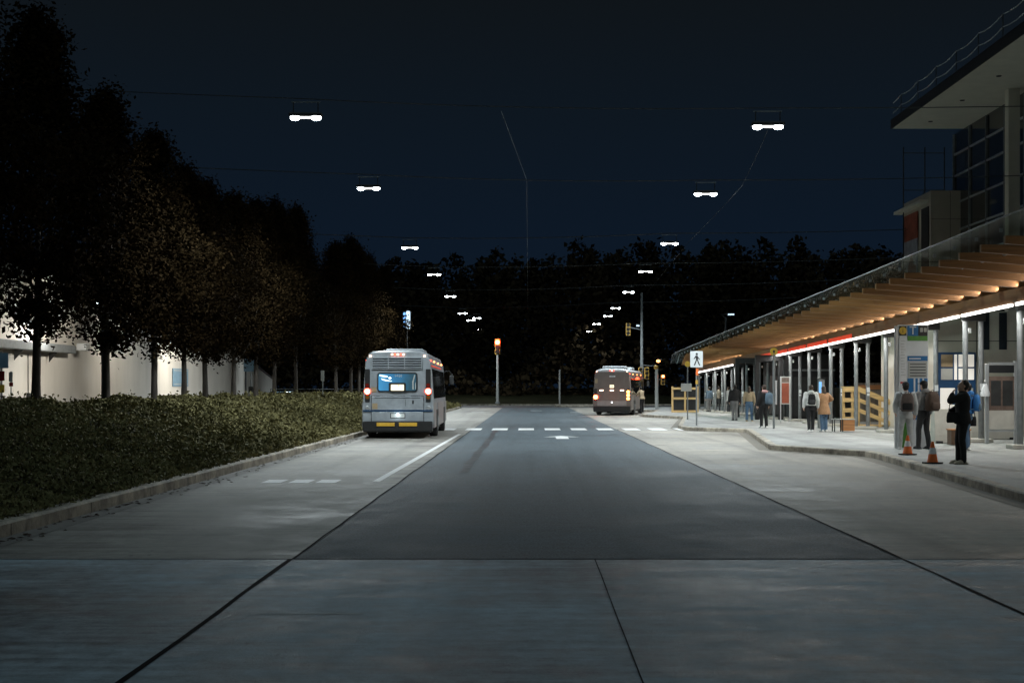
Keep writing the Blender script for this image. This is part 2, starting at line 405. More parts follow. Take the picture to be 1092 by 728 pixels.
# dirt line in the gutter of the platform
gt = MB(); KO = offset(KP, -.28); vs = []; fs = []
for i in range(nK):
    vs += [(KP[i][0], KP[i][1], .004), (KO[i][0]-random.uniform(0, .08), KO[i][1], .004)]
    if i: fs.append((2*i-2, 2*i-1, 2*i+1, 2*i))
struct(gt.add(vs, fs).build('gutter', paving('gutter_concrete', (.20, .18, .15), .35, .0, .8, .1, 7., gscale=1.5)), 'dirty gutter strip below the platform kerb')
for y in (8, 15, 22.5, 30, 44, 51, 66, 73):       # scored joints in the platform
    struct(MB().add([(9.0, y, .153), (30, y, .153), (30, y+.02, .153), (9.0, y+.02, .153)], [(0, 1, 2, 3)]).build('pavement_joint', M['seal']), 'scored joint across the platform pavement')
# left kerb
def kerb_profile(path, w, h, name, label):
    inn = offset(path, -w); vs = []; fs = []
    mid = offset(path, -.025)
    for i in range(len(path)):
        vs += [(*path[i], -.01), (*path[i], h-.025), (*mid[i], h), (*inn[i], h+.004), (*inn[i], -.01)]
        if i:
            o = 5*i
            for q in range(4): fs.append((o-5+q, o+q, o+q+1, o-4+q))
    return struct(MB().add(vs, fs).build(name, M['kerb']), label)
LK = [(-6.02, -6)] + [(-6.02, y) for y in range(8, 126, 3)] + [(-6.2, 128), (-7, 131), (-9.5, 133), (-14, 133.6), (-60, 134)]
kerb_profile(LK, .22, .17, 'kerb', 'stained concrete kerb in front of the planted bank')
for y in np.arange(13.5, 60, 3.05):
    struct(MB().add([(-6.017, y, .0), (-6.017, y+.018, 0), (-6.017, y+.018, .14), (-6.017, y, .14)], [(0, 1, 2, 3)]).build('kerb_joint', M['joint']), 'upright joint in the left kerb')
struct(MB().add([(-6.02, 12, .004), (-5.68, 12, .004), (-5.72, 70, .004), (-6.02, 70, .004)], [(0, 1, 2, 3)]).build('gutter', paving('gutter_concrete_left', (.19, .18, .165), .35, .0, .75, .1, 14., gscale=1.3)), 'stained gutter strip beside the left kerb')
# dead leaves scattered in the gutters
def leaves_on(name, n, fx, label):
    v = []; f = []
    for i in range(n):
        x, y = fx(); a = random.uniform(0, 6.28); s = random.uniform(.025, .06); z = .008
        c, d = math.cos(a)*s, math.sin(a)*s
        o = len(v); v += [(x-c, y-d, z), (x+d*.6, y-c*.6, z+.012), (x+c, y+d, z+.003), (x-d*.6, y+c*.6, z+.015)]; f.append((o, o+1, o+2, o+3))
    return struct(rawmesh(name, v, f, M['c_brown']), label, 'stuff')
leaves_on('fallen_leaves', 240, lambda: (-6.0+abs(random.gauss(0, .22))+.02, 14+46*random.random()**1.4), 'brown fallen leaves lying along the left gutter')

# far bank and grass
NB = 60
vs = []; fs = []
for i in range(NB):
    x = -170+340*i/(NB-1)
    for j, (y, z) in enumerate(((149, .12), (151, .14), (158, .5+random.uniform(-.15, .15)), (170, 1.0+random.uniform(-.3, .3)), (330, 2))): vs.append((x, y, z))
    if i:
        for j in range(4): fs.append(((i-1)*5+j, i*5+j, i*5+j+1, (i-1)*5+j+1))
struct(MB().add(vs, fs, smooth=True).build('grass_bank', M['grass']), 'dark grass bank beyond the cross street')
kerb_profile([(160, 148.9), (4.2, 148.9), (-160, 148.9)], .25, .16, 'kerb', 'kerb along the far side of the cross street')
isl = MB().prism([(3.2, 138), (10, 138), (10, 141), (3.2, 141), (2.6, 139.5)], -.01, .15, 'z').build('traffic_island', M['kerb'], bevel=.03); struct(isl, 'low concrete traffic island in the cross street')

# planted bank on the left
def bank_z(x, y):
    d = np.clip((-6.22-x)/4.6, 0, 1); s = .35*d+.65*d*d*(3-2*d)
    z = .14 + 1.12*s - .75*np.clip((-12.6-x)/2.5, 0, 1)
    return z + .06*np.sin(x*2.1+y*.8)*d + .05*np.sin(y*1.7-x*1.2)*d
gy = np.concatenate([np.arange(-4, 60, .5), np.arange(60, 134, 2.)]); gx = np.linspace(-15.2, -6.22, 26)
X, Y = np.meshgrid(gx, gy); Z = bank_z(X, Y)
V = np.stack([X, Y, Z], -1).reshape(-1, 3); nx = len(gx)
I = np.arange(len(gy)-1)[:, None]*nx+np.arange(nx-1)[None]
F = np.stack([I, I+1, I+nx+1, I+nx], -1).reshape(-1, 4)
struct(rawmesh('planted_bank', V, F, M['soil'], smooth=True), 'earth bank under the ground cover')
def leaf_quads(P, size, up=.5, rng=NP, aspect=.55):
    n = len(P)
    a = rng.normal(size=(n, 3)); a /= np.linalg.norm(a, axis=1)[:, None]
    b = rng.normal(size=(n, 3)); b[:, 2] += up; b -= a*(a*b).sum(1)[:, None]; b /= np.linalg.norm(b, axis=1)[:, None]+1e-9
    s = (size*rng.uniform(.6, 1.35, n))[:, None]
    v = np.stack([P-a*s, P-b*s*aspect, P+a*s, P+b*s*aspect], 1).reshape(-1, 3)
    return v, np.arange(4*n).reshape(-1, 4)
def cover(y0, y1, dens, size, x0=-14., x1=-6.12):
    n = int((y1-y0)*(x1-x0)*dens)
    x = NP.uniform(x0, x1, n); y = NP.uniform(y0, y1, n)
    mound = .5+.5*np.sin(x*3.3+np.sin(y*2.3)*1.5)*np.sin(y*2.9+np.cos(x*2.1))
    z = bank_z(np.minimum(x, -6.24), y) + NP.random(n)**.7*(.05+.15*mound)
    spike = NP.random(n) < .02; z = z+spike*NP.uniform(0, .22, n)
    return np.stack([x, y, z], 1), np.full(n, size)*NP.uniform(.8, 1.2, n)
PS = [cover(12, 20, 900, .032), cover(20, 30, 620, .038), cover(30, 45, 330, .05), cover(45, 70, 150, .075), cover(70, 132, 45, .13)]
P = np.concatenate([p for p, s in PS]); S = np.concatenate([s for p, s in PS])
v, f = leaf_quads(P, S, up=1.2)
struct(rawmesh('ground_cover', v, f, M['leaf_cover']), 'low dark green shrubby ground cover on the bank', 'stuff')

# ------------------------------------------------------------------ hornbeam trees
def make_crown(seed, h=10.6, base=2.15, rmax=2.1, nclump=380, per=70):
    rng = np.random.default_rng(seed)
    ct = []
    while len(ct) < nclump:
        t = rng.random()**.9
        prof = min(1, .16+1.05*(t/.34)**.9)*(1-max(0, (t-.34)/.66)**1.25)**.9
        lobe = 1+.20*math.sin(t*13+seed)+.14*math.sin(t*31+seed*2)
        r = rmax*prof*lobe*math.sqrt(rng.uniform(.10, 1.0)); a = rng.uniform(0, 2*PI)
        r *= 1+.13*math.sin(3*a+seed)+.08*math.sin(5*a+t*9)
        ct.append((r*math.cos(a), r*math.sin(a), base+t*(h-base)))
    ct = np.array(ct)
    n = nclump*per
    rep = np.repeat(ct, per, 0)
    d = rng.normal(size=(n, 3))*np.array([.22, .22, .24])
    P = rep+d
    # leaf sprays pointing up and out of the crown
    k = rng.random(n) < .06
    P[k] += (P[k]*np.array([.1, .1, 0]))+np.array([0, 0, .35])*rng.random((k.sum(), 1))
    v, f = leaf_quads(P, np.full(n, .066), up=.2, rng=rng, aspect=.6)
    return v, f, ct
TREES = []
def make_tree(seed):
    root = bpy.data.objects.new('hornbeam_tree', None); col.objects.link(root)
    v, f, ct = make_crown(seed)
    rng = random.Random(seed)
    tk = MB(); lean = rng.uniform(-.1, .1)
    tk.tube([(0, 0, -.35), (0, 0, .05), (lean*.2, 0, .9), (lean*.5, .02, 2.0), (lean, .03, 3.6), (lean, 0, 6), (lean, 0, 9.4)], [.15, .125, .105, .095, .075, .045, .012], 10)
    trunk = tk.build('trunk', M['bark'], root)
    lb = MB()
    for k in range(15):
        z0 = 1.75+k*.34; a = rng.uniform(0, 6.28); L = rng.uniform(1.2, 2.0)*(1-.03*k)
        p = Vector((lean*min(1, z0/3.6), 0, z0)); pts = [p]
        for q in range(3):
            p = p+Vector((math.cos(a)*L*.22, math.sin(a)*L*.22, L*(.34+.08*q))); a += rng.uniform(-.3, .3); pts.append(p)
        lb.tube(pts, [.036, .026, .017, .007], 6)
    lb.build('limb', M['bark'], trunk)
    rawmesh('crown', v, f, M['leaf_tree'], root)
    return root
tree_y = [29.6, 34.7, 40.1, 45.4, 49.3, 53.0, 58.2, 62.2, 67.8, 73.3, 89.2, 96.1, 101.5, 107.2, 113.3, 119.5]
protos = [make_tree(s) for s in (3, 8, 14)]
tlabel = ['dark columnar tree at the frame edge, its trunk out of view',
          'dark columnar tree whose trunk stands before the long duct on the white wall',
          'dark columnar tree with a low crown tip hanging before the bare white wall',
          'slim dark tree, third trunk from the frame edge, with a ragged crown base',
          'dark tree on the bank whose trunk crosses the pale blue wall poster',
          'dark tree on the bank, first trunk beyond the blue wall poster',
          'dark tree on the bank, second trunk beyond the blue wall poster',
          'dark tree on the bank beside the pale blue sign on a pole',
          'dark tree on the bank at the low end of the white wall',
          'dark tree on the bank beside the parked pale car',
          'dark tree with brownish crown, first beyond the gap in the row',
          'dark tree with brownish crown, second beyond the gap in the row',
          'dark tree with brownish crown, third beyond the gap, beside the bus roof',
          'dark brown tree behind the parked grey bus, third from the far end of the row',
          'dark brown tree behind the parked grey bus, second from the far end of the row',
          'dark brown tree at the far end of the row near the blue lit sign']
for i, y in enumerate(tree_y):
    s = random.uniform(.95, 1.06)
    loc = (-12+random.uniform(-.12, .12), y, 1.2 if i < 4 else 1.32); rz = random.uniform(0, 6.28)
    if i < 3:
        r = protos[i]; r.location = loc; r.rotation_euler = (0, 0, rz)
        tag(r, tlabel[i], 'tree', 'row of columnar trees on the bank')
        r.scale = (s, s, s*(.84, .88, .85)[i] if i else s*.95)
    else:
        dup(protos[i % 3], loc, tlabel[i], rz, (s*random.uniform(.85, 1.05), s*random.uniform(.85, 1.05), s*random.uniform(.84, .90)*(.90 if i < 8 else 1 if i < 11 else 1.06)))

# far wood: one dark mass beyond the cross street
pts = []; tr = MB()
rng = np.random.default_rng(5)
for k in range(560):
    row = rng.random()
    x = -140+315*((k*.618034) % 1); y = 172+row*70
    h = rng.uniform(13.5, 18.5)*(1+.08*math.sin(x*.06))+row*4.5
    conifer = rng.random() < .22; rr = rng.uniform(3.2, 5.6)*(.65 if conifer else 1)
    n = 560
    t = rng.random(n)**.8
    prof = (1-t)**.85+.05 if conifer else np.clip(np.sin(np.clip(t*.8+.2, 0, 1)*PI), 0, 1)**.6
    a = rng.uniform(0, 2*PI, n); r = rr*prof*np.sqrt(rng.uniform(.15, 1, n))*(1+.25*np.sin(a*3+t*12+k))
    b = 1.5
    pts.append(np.stack([x+r*np.cos(a), y+r*np.sin(a), b+t*(h-b)+1], 1)+rng.normal(size=(n, 3))*.35)
n = 26000; ux = rng.uniform(-140, 180, n); uh = 4.5+2.2*np.sin(ux*.21)+1.3*np.sin(ux*.53)
pts.append(np.stack([ux, rng.uniform(168, 182, n), .6+uh*rng.random(n)**1.2], 1))
P = np.concatenate(pts)
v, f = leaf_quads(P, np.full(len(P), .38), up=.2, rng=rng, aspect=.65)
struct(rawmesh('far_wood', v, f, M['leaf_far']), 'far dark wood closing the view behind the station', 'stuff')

# ------------------------------------------------------------------ white wall, left
wx = -20.0
wall = thing('parkade_wall', 'long pale rendered wall with a sloping top edge behind the tree row', 'wall', (wx, 80, 0))
prof = [(-35, 0), (31.5, 0), (31.5, 2.45), (24.2, 3.45), (16, 4.35), (4, 5.05), (-8, 5.6), (-35, 5.6)]
MB().prism(prof, 0, -.35, 'x').build('wall_panel', M['white_wall'], wall)
cp = MB()
for (a, b) in zip(prof[2:-1], prof[3:]):
    cp.prism([(a[0], a[1]+.003), (a[0], a[1]+.13), (b[0], b[1]+.13), (b[0], b[1]+.003)], .06, -.41, 'x')
cp.build('coping', M['steel_dark'], wall)
MB().box(.0, 2.6, -35, -13.5, 5.62, 5.95).build('soffit_roof', M['soffit'], wall)
# long duct with bracket light
du = thing('wall_duct', 'long grey duct on brackets across the white wall', 'duct', (wx+.12, 52, 3.42))
MB().box(0, .38, -8, 9.4, -.18, .16).build('duct', M['steel'], du, bevel=.03)
for y in (-4, -1.2, 3.0, 7): MB().prism([(0.003, -.2), (.34, -.2), (.003, -.6)], y, y+.05, 'y').build('bracket', M['steel_dark'], du)
wl = thing('wall_floodlight', 'pale boxy floodlight at the end of the wall duct', 'floodlight', (wx+.55, 62.2, 3.5))
MB().box(-.22, .2, -.3, .3, -.12, .2).build('housing', M['sign_white'], wl, bevel=.05)
MB().box(.2, .23, -.22, .22, -.08, .16).build('lens', M['sign_grey'], wl)
MB().box(-.5, -.22, -.05, .05, -.05, .05).build('bracket', M['steel_dark'], wl)
cd = thing('hanging_conduit', 'thin dark conduit with a small box low on the white wall', 'conduit', (wx+.04, 56.8, 0))
MB().tube([(0, 0, 1.55), (0, 0, 3.1)], .018, 6).build('pipe', M['steel_dark'], cd)
MB().box(-.03, .1, -.1, .1, 1.35, 1.56).build('junction_box', M['steel_dark'], cd, bevel=.01)
po = thing('wall_poster', 'pale blue poster fixed to the white wall behind a trunk', 'poster', (wx+.03, 81.8, 0))
MB().box(0, .03, -1.9, 1.7, 1.87, 2.88).build('panel', M['poster_blue'], po)
for z in (2.75, 1.97): MB().box(.03, .036, -1.7, 1.5, z, z+.05).build('print_band', M['sign_grey'], po)
# signs in the lot behind the bank
def pole_sign(name, label, x, y, parts, cat='sign', h=3., r=.035, m='steel'):
    t = thing(name, label, cat, (x, y, 0))
    MB().tube([(0, 0, 0), (0, 0, h)], r, 10).build('post', M[m], t)
    for (nm, x0, x1, z0, z1, mm) in parts: MB().box(x0, x1, -r-.03, -r-.005, z0, z1).build(nm, M[mm], t, bevel=.006)
    return t
a = pole_sign('parking_sign', 'blue sign over a yellow plate on a post at the left frame edge', -17.4, 47, [('sign_plate', -.3, .25, 2.4, 2.9, 'poster_blue'), ('warning_plate', -.28, .12, 1.6, 1.85, 'yellow_sign'), ('stop_plate', -.12, .12, 1.98, 2.3, 'dark_red_lens')], h=2.95)
pole_sign('parking_sign', 'small grey ticket sign on a thin post before the white wall', -17.3, 47.6, [('sign_plate', -.06, .07, 1.95, 2.28, 'sign_grey'), ('arrow_plate', -.05, .08, 1.80, 1.93, 'dark_red_lens')], h=2.3, r=.02)
a = pole_sign('parking_sign', 'pale blue sign with a grey box low on its pole by the wall end', -14.8, 76, [('sign_plate', -.38, .26, 2.65, 3.35, 'poster_blue'), ('meter_box', -.12, .12, 1.55, 1.85, 'steel_dark')], h=3.35)
pole_sign('bus_stop_sign', 'narrow grey sign turned edge-on atop a post, standing alone beyond the trees', -11.0, 76.2, [('sign_plate', -.09, .09, 2.15, 2.7, 'sign_grey')], h=2.7, r=.03)
# lamps of the lot behind the trees; last two added to light the wall evenly
for i, (px, lab) in enumerate(((109.5, 'lot lamp on a post behind the second trunk'), (162.5, 'lot lamp on a post behind the third trunk'), (219.5, 'added lot lamp on a post hidden behind the brown crowns'), (262, 'added lot lamp on a post near the wall end'))):
    y = 15.3*1516.7/(563-px); z = 4.75 if i == 0 else 4.9
    t = thing('lot_lamp', lab, 'lamp', (-15.3, y, 0))
    MB().tube([(0, 0, 0), (0, 0, z)], [.06, .04], 8).build('post', M['steel_dark'], t)
    MB().box(-.28, .14, -.1, .1, z, z+.09).build('lamp_head', M['steel_dark'], t, bevel=.02)
    MB().box(-.22, .1, -.13, -.101, z-.0, z+.085).build('lens', M['e_white_lo'], t)
    light('SPOT', (-.3, 0, z-.05), (620, 680, 600, 1700)[i], (1., .94, .82), t, aim=(-1, (.15, .2, .35, 1.1)[i], -.50), spot_size=R(128), spot_blend=.8, shadow_soft_size=.15)
wl2 = thing('soffit_lamp', 'bright white lamp under the roof edge above the wall duct', 'lamp', (wx+.6, 57.2, 4.35))
MB().box(-.25, .25, -.3, .3, 0, .12).build('housing', M['steel_dark'], wl2, bevel=.02)
MB().box(-.2, .2, -.25, .25, -.03, -.003).build('lens', M['e_white_lo'], wl2)
MB().box(-.55, -.25, -.04, .04, .02, .08).build('bracket', M['steel_dark'], wl2)
light('AREA', (0.3, 0, -.06), 90, (1., .95, .86), wl2, aim=(-.55, -.25, -.7), size=.4)
# parked car and railing beyond the wall end
car = thing('parked_car', 'pale blue hatchback parked beyond the low end of the white wall', 'car', (-18.6, 110, .12), R(-62))
prof = [(-2.1, .35), (-2.15, .75), (-1.9, .95), (-1.2, 1.42), (.3, 1.45), (1.0, .98), (2.0, .82), (2.15, .5), (2.05, .3)]
def car_ring(x): return [(x*1.0, p[0], p[1]) for p in prof]
bodym = MB()
ring = []
for q, k in ((-.86, .93), (-.8, 1.), (.8, 1.), (.86, .93)): ring.append([(q*(1. if p[1] < 1 else .86), p[0]*k, p[1]*(1 if k == 1 else .985)) for p in prof])
bodym.loft(ring, True, None, False).build('body', M['car_paint'], car, bevel=.04)
for s in (-1, 1):
    MB().prism([(-1.15, .98), (-.95, 1.34), (.2, 1.36), (.75, .98)], s*.80, s*.845, 'x').build('window', M['dark_glass'], car)
    h = MB().box(s*.72-.14, s*.72+.14, 2.0, 2.13, .6, .74).build('headlight', M['e_bluewhite'], car, bevel=.02)
    MB().box(s*.7-.12, s*.7+.12, -2.19, -2.1, .68, .85).build('tail_light', M['dark_red_lens'], car, bevel=.02)
    for yy in (-1.3, 1.35):
        w = MB().lathe([(.2, -.1), (.3, -.1), (.315, -.06), (.315, .06), (.3, .1), (.2, .1)], 18, Matrix.Translation((s*.76, yy, .315)) @ Matrix.Rotation(PI/2, 4, 'Y')).build('wheel', M['rubber'], car)
        MB().lathe([(.03, -.11), (.19, -.112), (.19, .112), (.03, .11)], 14, Matrix.Translation((s*.76, yy, .315)) @ Matrix.Rotation(PI/2, 4, 'Y')).build('rim', M['alu'], w)
MB().prism([(1.02, .99), (.36, 1.40), (.34, 1.43), (1.08, .99)], -.62, .62, 'x').build('windscreen', M['dark_glass'], car)
fe = thing('railing_fence', 'low dark picket railing beyond the bank behind the far trunks', 'fence', (-17.5, 104, .0), 0)
MB().tube([(-.6, -4, 1.72), (3.5, 18, 1.72)], .03, 6).build('top_rail', M['steel'], fe)
MB().tube([(-.6, -4, .6), (3.5, 18, .6)], .03, 6).build('bottom_rail', M['steel'], fe)
for k in range(26):
    q = k/25; MB().tube([(-.6+4.1*q, -4+22*q, 0), (-.6+4.1*q, -4+22*q, 1.7)], .022, 6).build('picket', M['steel_dark'], fe)

# ------------------------------------------------------------------ buses
def bus(name, label, loc, rz, style):
    t = thing(name, label, 'bus', loc, rz, None)
    P = M['bus_grey'] if style == 0 else M['bus_dim']
    half = [(1.20, .34), (1.235, .60), (1.24, 1.05), (1.22, 1.30), (1.125, 2.66), (1.07, 2.80), (.95, 2.88)]
    prof = [(-x, z) for x, z in half] + [(x, z) for x, z in reversed(half)]
    b = MB(); rings = []
    for y, k in ((0, .975), (.03, .992), (.10, 1.), (11.55, 1.), (11.8, .985), (11.95, .95)):
        rings.append([(x*k, y, .34+(z-.34)*(k if k > .96 else .98)) for x, z in prof])
    b.loft(rings, True, None, False); b.build('body', P, t, bevel=.02)
    # roof
    half = [(1.06, 2.81), (1.03, 2.93), (.88, 3.015), (.45, 3.05)]
    pr = [(-x, z) for x, z in half]+[(x, z) for x, z in reversed(half)]
    MB().loft([[(x*k, y, 2.81+(z-2.81)*kk) for x, z in pr] for y, k, kk in ((.02, .97, .7), (.10, .99, .95), (.35, 1, 1), (11.3, 1, 1), (11.7, .95, .6))], True).build('roof', M['bus_white'] if style else P, t)
    if style:
        for y0 in (1.2, 6.5): MB().box(-.75, .75, y0, y0+2.2, 3.052, 3.23).build('roof_unit', M['bus_white'], t, bevel=.06)
    else:
        MB().box(-.7, .7, 3.5, 6.2, 3.053, 3.2).build('roof_unit', P, t, bevel=.06)
    Y = -.004
    # vent at the top of the back
    if style == 0:
        MB().prism(rrect(-.90, .84, 2.42, 2.77, .03), Y-.02, Y+.02).build('vent_backing', M['dark_gap'], t)
        vt = MB()
        for k in range(4): vt.prism([(Y-.055, 2.445+k*.082), (Y-.022, 2.445+k*.082), (Y-.03, 2.485+k*.082), (Y-.055, 2.475+k*.082)], -.87, .81, 'x')
        for x in (-.9, -.34, .22, .81): vt.box(x, x+.03, Y-.06, Y-.021, 2.42, 2.77)
        vt.box(-.9, .84, Y-.06, Y-.021, 2.395, 2.42); vt.box(-.9, .84, Y-.06, Y-.021, 2.77, 2.79)
        vt.build('vent_grille', P, t)
        fr = MB().prism(rrect(-.71, .68, 1.61, 2.28, .09), Y-.03, Y+.02).build('window_frame', M['black'], t)
        w = MB().prism(rrect(-.665, .635, 1.655, 2.235, .06), Y-.036, Y-.0305).build('rear_window', None or win_mat(), t)
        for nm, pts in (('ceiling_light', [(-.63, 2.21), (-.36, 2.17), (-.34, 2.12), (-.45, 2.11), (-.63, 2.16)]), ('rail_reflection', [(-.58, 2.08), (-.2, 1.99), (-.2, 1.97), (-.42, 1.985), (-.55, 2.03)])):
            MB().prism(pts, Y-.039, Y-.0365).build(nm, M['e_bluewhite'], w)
        for k, pts in enumerate(([(.50, 1.70), (.55, 1.70), (.545, 1.95), (.60, 2.19), (.565, 2.2), (.50, 1.95)], [(.60, 1.70), (.625, 1.70), (.625, 1.95), (.60, 1.9)])):
            MB().prism(pts, Y-.039, Y-.0365).build('pale_curtain', M['sign_grey'], w)
        MB().ball((-.27, Y-.038, 2.09), (.035, .008, .035), 10).build('cabin_lamp', M['e_star'], w)
        text('fleet_number', '9460', .13, M['sign_grey'], w, facing(.02, Y-.041, 2.165), .002)
        rs = MB().prism(rrect(-.31, .285, 1.62, 1.93, .05), Y-.075, Y-.0395).build('route_sign', M['black'], t)
        MB().prism(rrect(-.235, .215, 1.66, 1.865, .02), Y-.081, Y-.0755).build('display', M['e_sign'], rs)
        text('route_number', '9', .10, M['brownwood'], rs, facing(.035, Y-.083, 1.82), .001)
    else:
        MB().prism(rrect(-.80, .80, 1.38, 2.62, .06), Y-.025, Y+.02).build('rear_hatch', M['bus_dim'], t, bevel=.01)
        p = MB().box(-.16, .22, Y-.035, Y-.026, 2.5, 2.58).build('number_plate', M['sign_white'], t)
        text('fleet_number', '7218', .075, M['sign_black'], p, facing(.03, Y-.037, 2.54), .001)
        rs = MB().prism(rrect(-.17, .17, 1.76, 2.03, .03), Y-.06, Y-.026).build('route_sign', M['black'], t)
        MB().prism(rrect(-.14, .14, 1.79, 2.0, .02), Y-.066, Y-.0605).build('display', M['e_sign'], rs)
        text('route_number', '16', .17, M['brownwood'], rs, facing(0, Y-.068, 1.895), .001)
        for x in (-.68, 0, .66): MB().box(x-.12, x+.12, Y-.045, Y-.026, 1.60, 1.67).build('brake_light', M['e_tail'], t, bevel=.01)
    # tail clusters
    for s in (-1, 1):
        if style == 0:
            h = MB().prism(rrect(s*1.05-.085, s*1.05+.085, 1.26, 2.40, .03), Y-.02, Y+.06).build('tail_light', M['black'], t)
            if True:
                MB().disc_y((s*1.05, 1.63), .088, Y-.05, Y-.021).build('lens', M['e_tail'], h)
                MB().lathe([(.09, 0), (.112, 0), (.112, .02), (.09, .02)], 18, Matrix.Translation((s*1.05, Y-.022, 1.63)) @ Matrix.Rotation(PI/2, 4, 'X')).build('lens_ring', M['e_red'], h)
                MB().disc_y((s*1.05, 1.84), .07, Y-.035, Y-.021).build('upper_lens', M['dark_red_lens'], h)
                MB().disc_y((s*1.05, 1.43), .07, Y-.035, Y-.021).build('lower_lens', M['amber_lens'], h)
        else:
            h = MB().prism(rrect(s*1.06-.09, s*1.06+.09, .98, 1.75, .03), Y-.02, Y+.06).build('tail_light', M['black'], t)
            for z in ((1.20,) if s < 0 else (1.10, 1.32, 1.54)):
                MB().disc_y((s*1.06, z), .14 if s < 0 else .10, Y-.05, Y-.021).build('lens', M['e_redhot'] if s < 0 else M['e_amber'], h)
    zc = 2.86
    for x in ((-.95, -.2, -.1, 0, .1, .2, .92) if style == 0 else (-1.0, -.1, 0, .1, .98)):
        zz = 2.885 if abs(x) < .5 else 2.83
        MB().box(x-.03, x+.03, Y-.02, Y+.05, zz, zz+.045).build('marker_light', M['e_tail'] if abs(x) > .5 or x in (-.2, .2, 0) else M['e_red'], t, bevel=.008)
    # engine door, stripe, plate
    if style == 0:
        MB().box(-.925, .905, Y-.010, Y+.02, .575, 1.485).build('door_gap', M['dark_gap'], t)
        d = MB().box(-.905, .885, Y-.026, Y-.011, .99, 1.465).build('engine_door', P, t, bevel=.008)
        MB().box(-.8, .78, Y-.032, Y-.0265, 1.39, 1.41).build('door_seam', M['steel_dark'], d)
        MB().box(.50, .55, Y-.04, Y-.0265, 1.2, 1.32).build('latch', M['black'], d)
        MB().box(.26, .27, Y-.03, Y-.0265, 1.12, 1.35).build('panel_line', M['steel_dark'], d)
        MB().box(-.905, .885, Y-.026, Y-.011, .60, .925).build('lower_panel', P, t, bevel=.008)
        MB().box(-1.2, 1.2, Y-.034, Y-.005, .935, .985).build('stripe', M['navy'], t)
        MB().prism(rrect(-.88, -.70, 1.02, 1.22, .01), Y-.03, Y-.0265).build('sticker', M['tan'], t)
        MB().prism(rrect(-.92, -.74, 1.60, 1.78, .01), Y-.012, Y-.003).build('sticker', M['tan'], t)
        f = MB().box(-.26, .26, Y-.034, Y-.0265, .70, .88).build('license_plate', M['steel_dark'], t)
        MB().box(-.235, .235, Y-.038, Y-.0345, .72, .86).build('plate', M['sign_grey'], f)
        MB().ball((0, Y-.06, .83), (.045, .03, .045), 10).build('plate_lamp', M['e_star'], f)
        light('POINT', (0, Y-.18, .80), 1.2, (.8, .93, 1), t, shadow_soft_size=.04)
        for s in (-1, 1): MB().lathe([(.05, 0), (.075, 0), (.075, .015), (.05, .015)], 14, Matrix.Translation((s*1.06, Y-.002, 1.06)) @ Matrix.Rotation(PI/2, 4, 'X')).build('reflector', M['alu'], t)
        for x0 in (-.72, .05): MB().box(x0, x0+.62, Y-.17, Y-.151, .43, .555).build('reflector', M['yellow'], t, bevel=.006)
    else:
        MB().box(-.95, .95, Y-.02, Y+.01, .62, .95).build('engine_door', M['bus_skirt'], t, bevel=.008)
        MB().ball((0, Y-.03, .86), (.03, .02, .03), 8).build('plate_lamp', M['e_white_lo'], t)
        MB().prism(rrect(-1.10, -.93, 2.1, 2.38, .01), Y-.012, Y-.003).build('sticker', M['tan'], t)
    MB().box(-1.2, 1.2, -.15, .5, .24, .60).build('bumper', M['rubber'], t, bevel=.04)
    MB().box(-1.1, 1.1, .2, 11.6, .2, .338).build('chassis', M['black'], t)
    # sides: windows, skirt, markers
    for s in (-1, 1):
        for k in range(7):
            y0 = .75+k*1.52; y1 = y0+1.40
            if k == 6 and s > 0: y1 = y0+1.2
            def pt(y, z): return (s*(1.22-(z-1.3)/(2.66-1.3)*.095), y, z)
            q = [pt(y0, 1.38), pt(y1, 1.38), pt(y1, 2.42), pt(y0, 2.42)]
            q2 = [(p[0]+s*.012, p[1], p[2]) for p in q]
            MB().add(q+q2, [(0, 1, 2, 3), (7, 6, 5, 4), (0, 4, 5, 1), (1, 5, 6, 2), (2, 6, 7, 3), (3, 7, 4, 0)]).build('side_window', M['dark_glass'], t)
        for y0, y1 in ((.12, 1.95), (3.3, 8.6), (9.9, 11.5)):
            x0, x1 = sorted((s*1.236, s*1.252)); MB().box(x0, x1, y0, y1, .36, 1.22).build('skirt', M['bus_skirt'], t, bevel=.006)
        for y in (.4, 2.9, 6.2, 9.5): x0, x1 = sorted((s*1.095, s*1.14)); MB().box(x0, x1, y, y+.16, 2.68, 2.73).build('side_marker', M['e_red'] if y < 1 else M['e_amber'], t)
        x0, x1 = sorted((s*1.23, s*1.27)); MB().box(x0, x1, 1.98, 3.27, .30, .98).build('wheel_arch', M['black'], t)
        x0, x1 = sorted((s*1.23, s*1.27)); MB().box(x0, x1, 8.62, 9.88, .30, .98).build('wheel_arch', M['black'], t)
        for y in (2.62, 9.25):
            T = Matrix.Translation((s*1.12, y, .48)) @ Matrix.Rotation(PI/2, 4, 'Y')
            w = MB().lathe([(.28, -.15), (.44, -.15), (.48, -.1), (.48, .1), (.44, .15), (.28, .15)], 24, T).build('wheel', M['rubber'], t)
            MB().lathe([(.05, -.14), (.27, -.165), (.28, 0), (.27, .165), (.05, .14)], 18, T).build('rim', M['steel'], w)
        mr = MB().tube([(s*1.1, 11.7, 2.45), (s*1.35, 11.95, 2.5), (s*1.5, 11.95, 2.3)], .022, 8).build('mirror', M['black'], t)
        MB().box(s*1.47-.09, s*1.47+.09, 11.9, 12.0, 1.9, 2.3).build('mirror_head', M['steel_dark'], mr, bevel=.03)
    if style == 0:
        MB().prism([(1.150, 2.50), (1.166, 2.50), (1.158, 2.54), (1.142, 2.54)], .3, 8.4).build('reflection_strip', M['e_redstrip'], t)  # glowing strip stands in for the orange-red reflection along the window tops
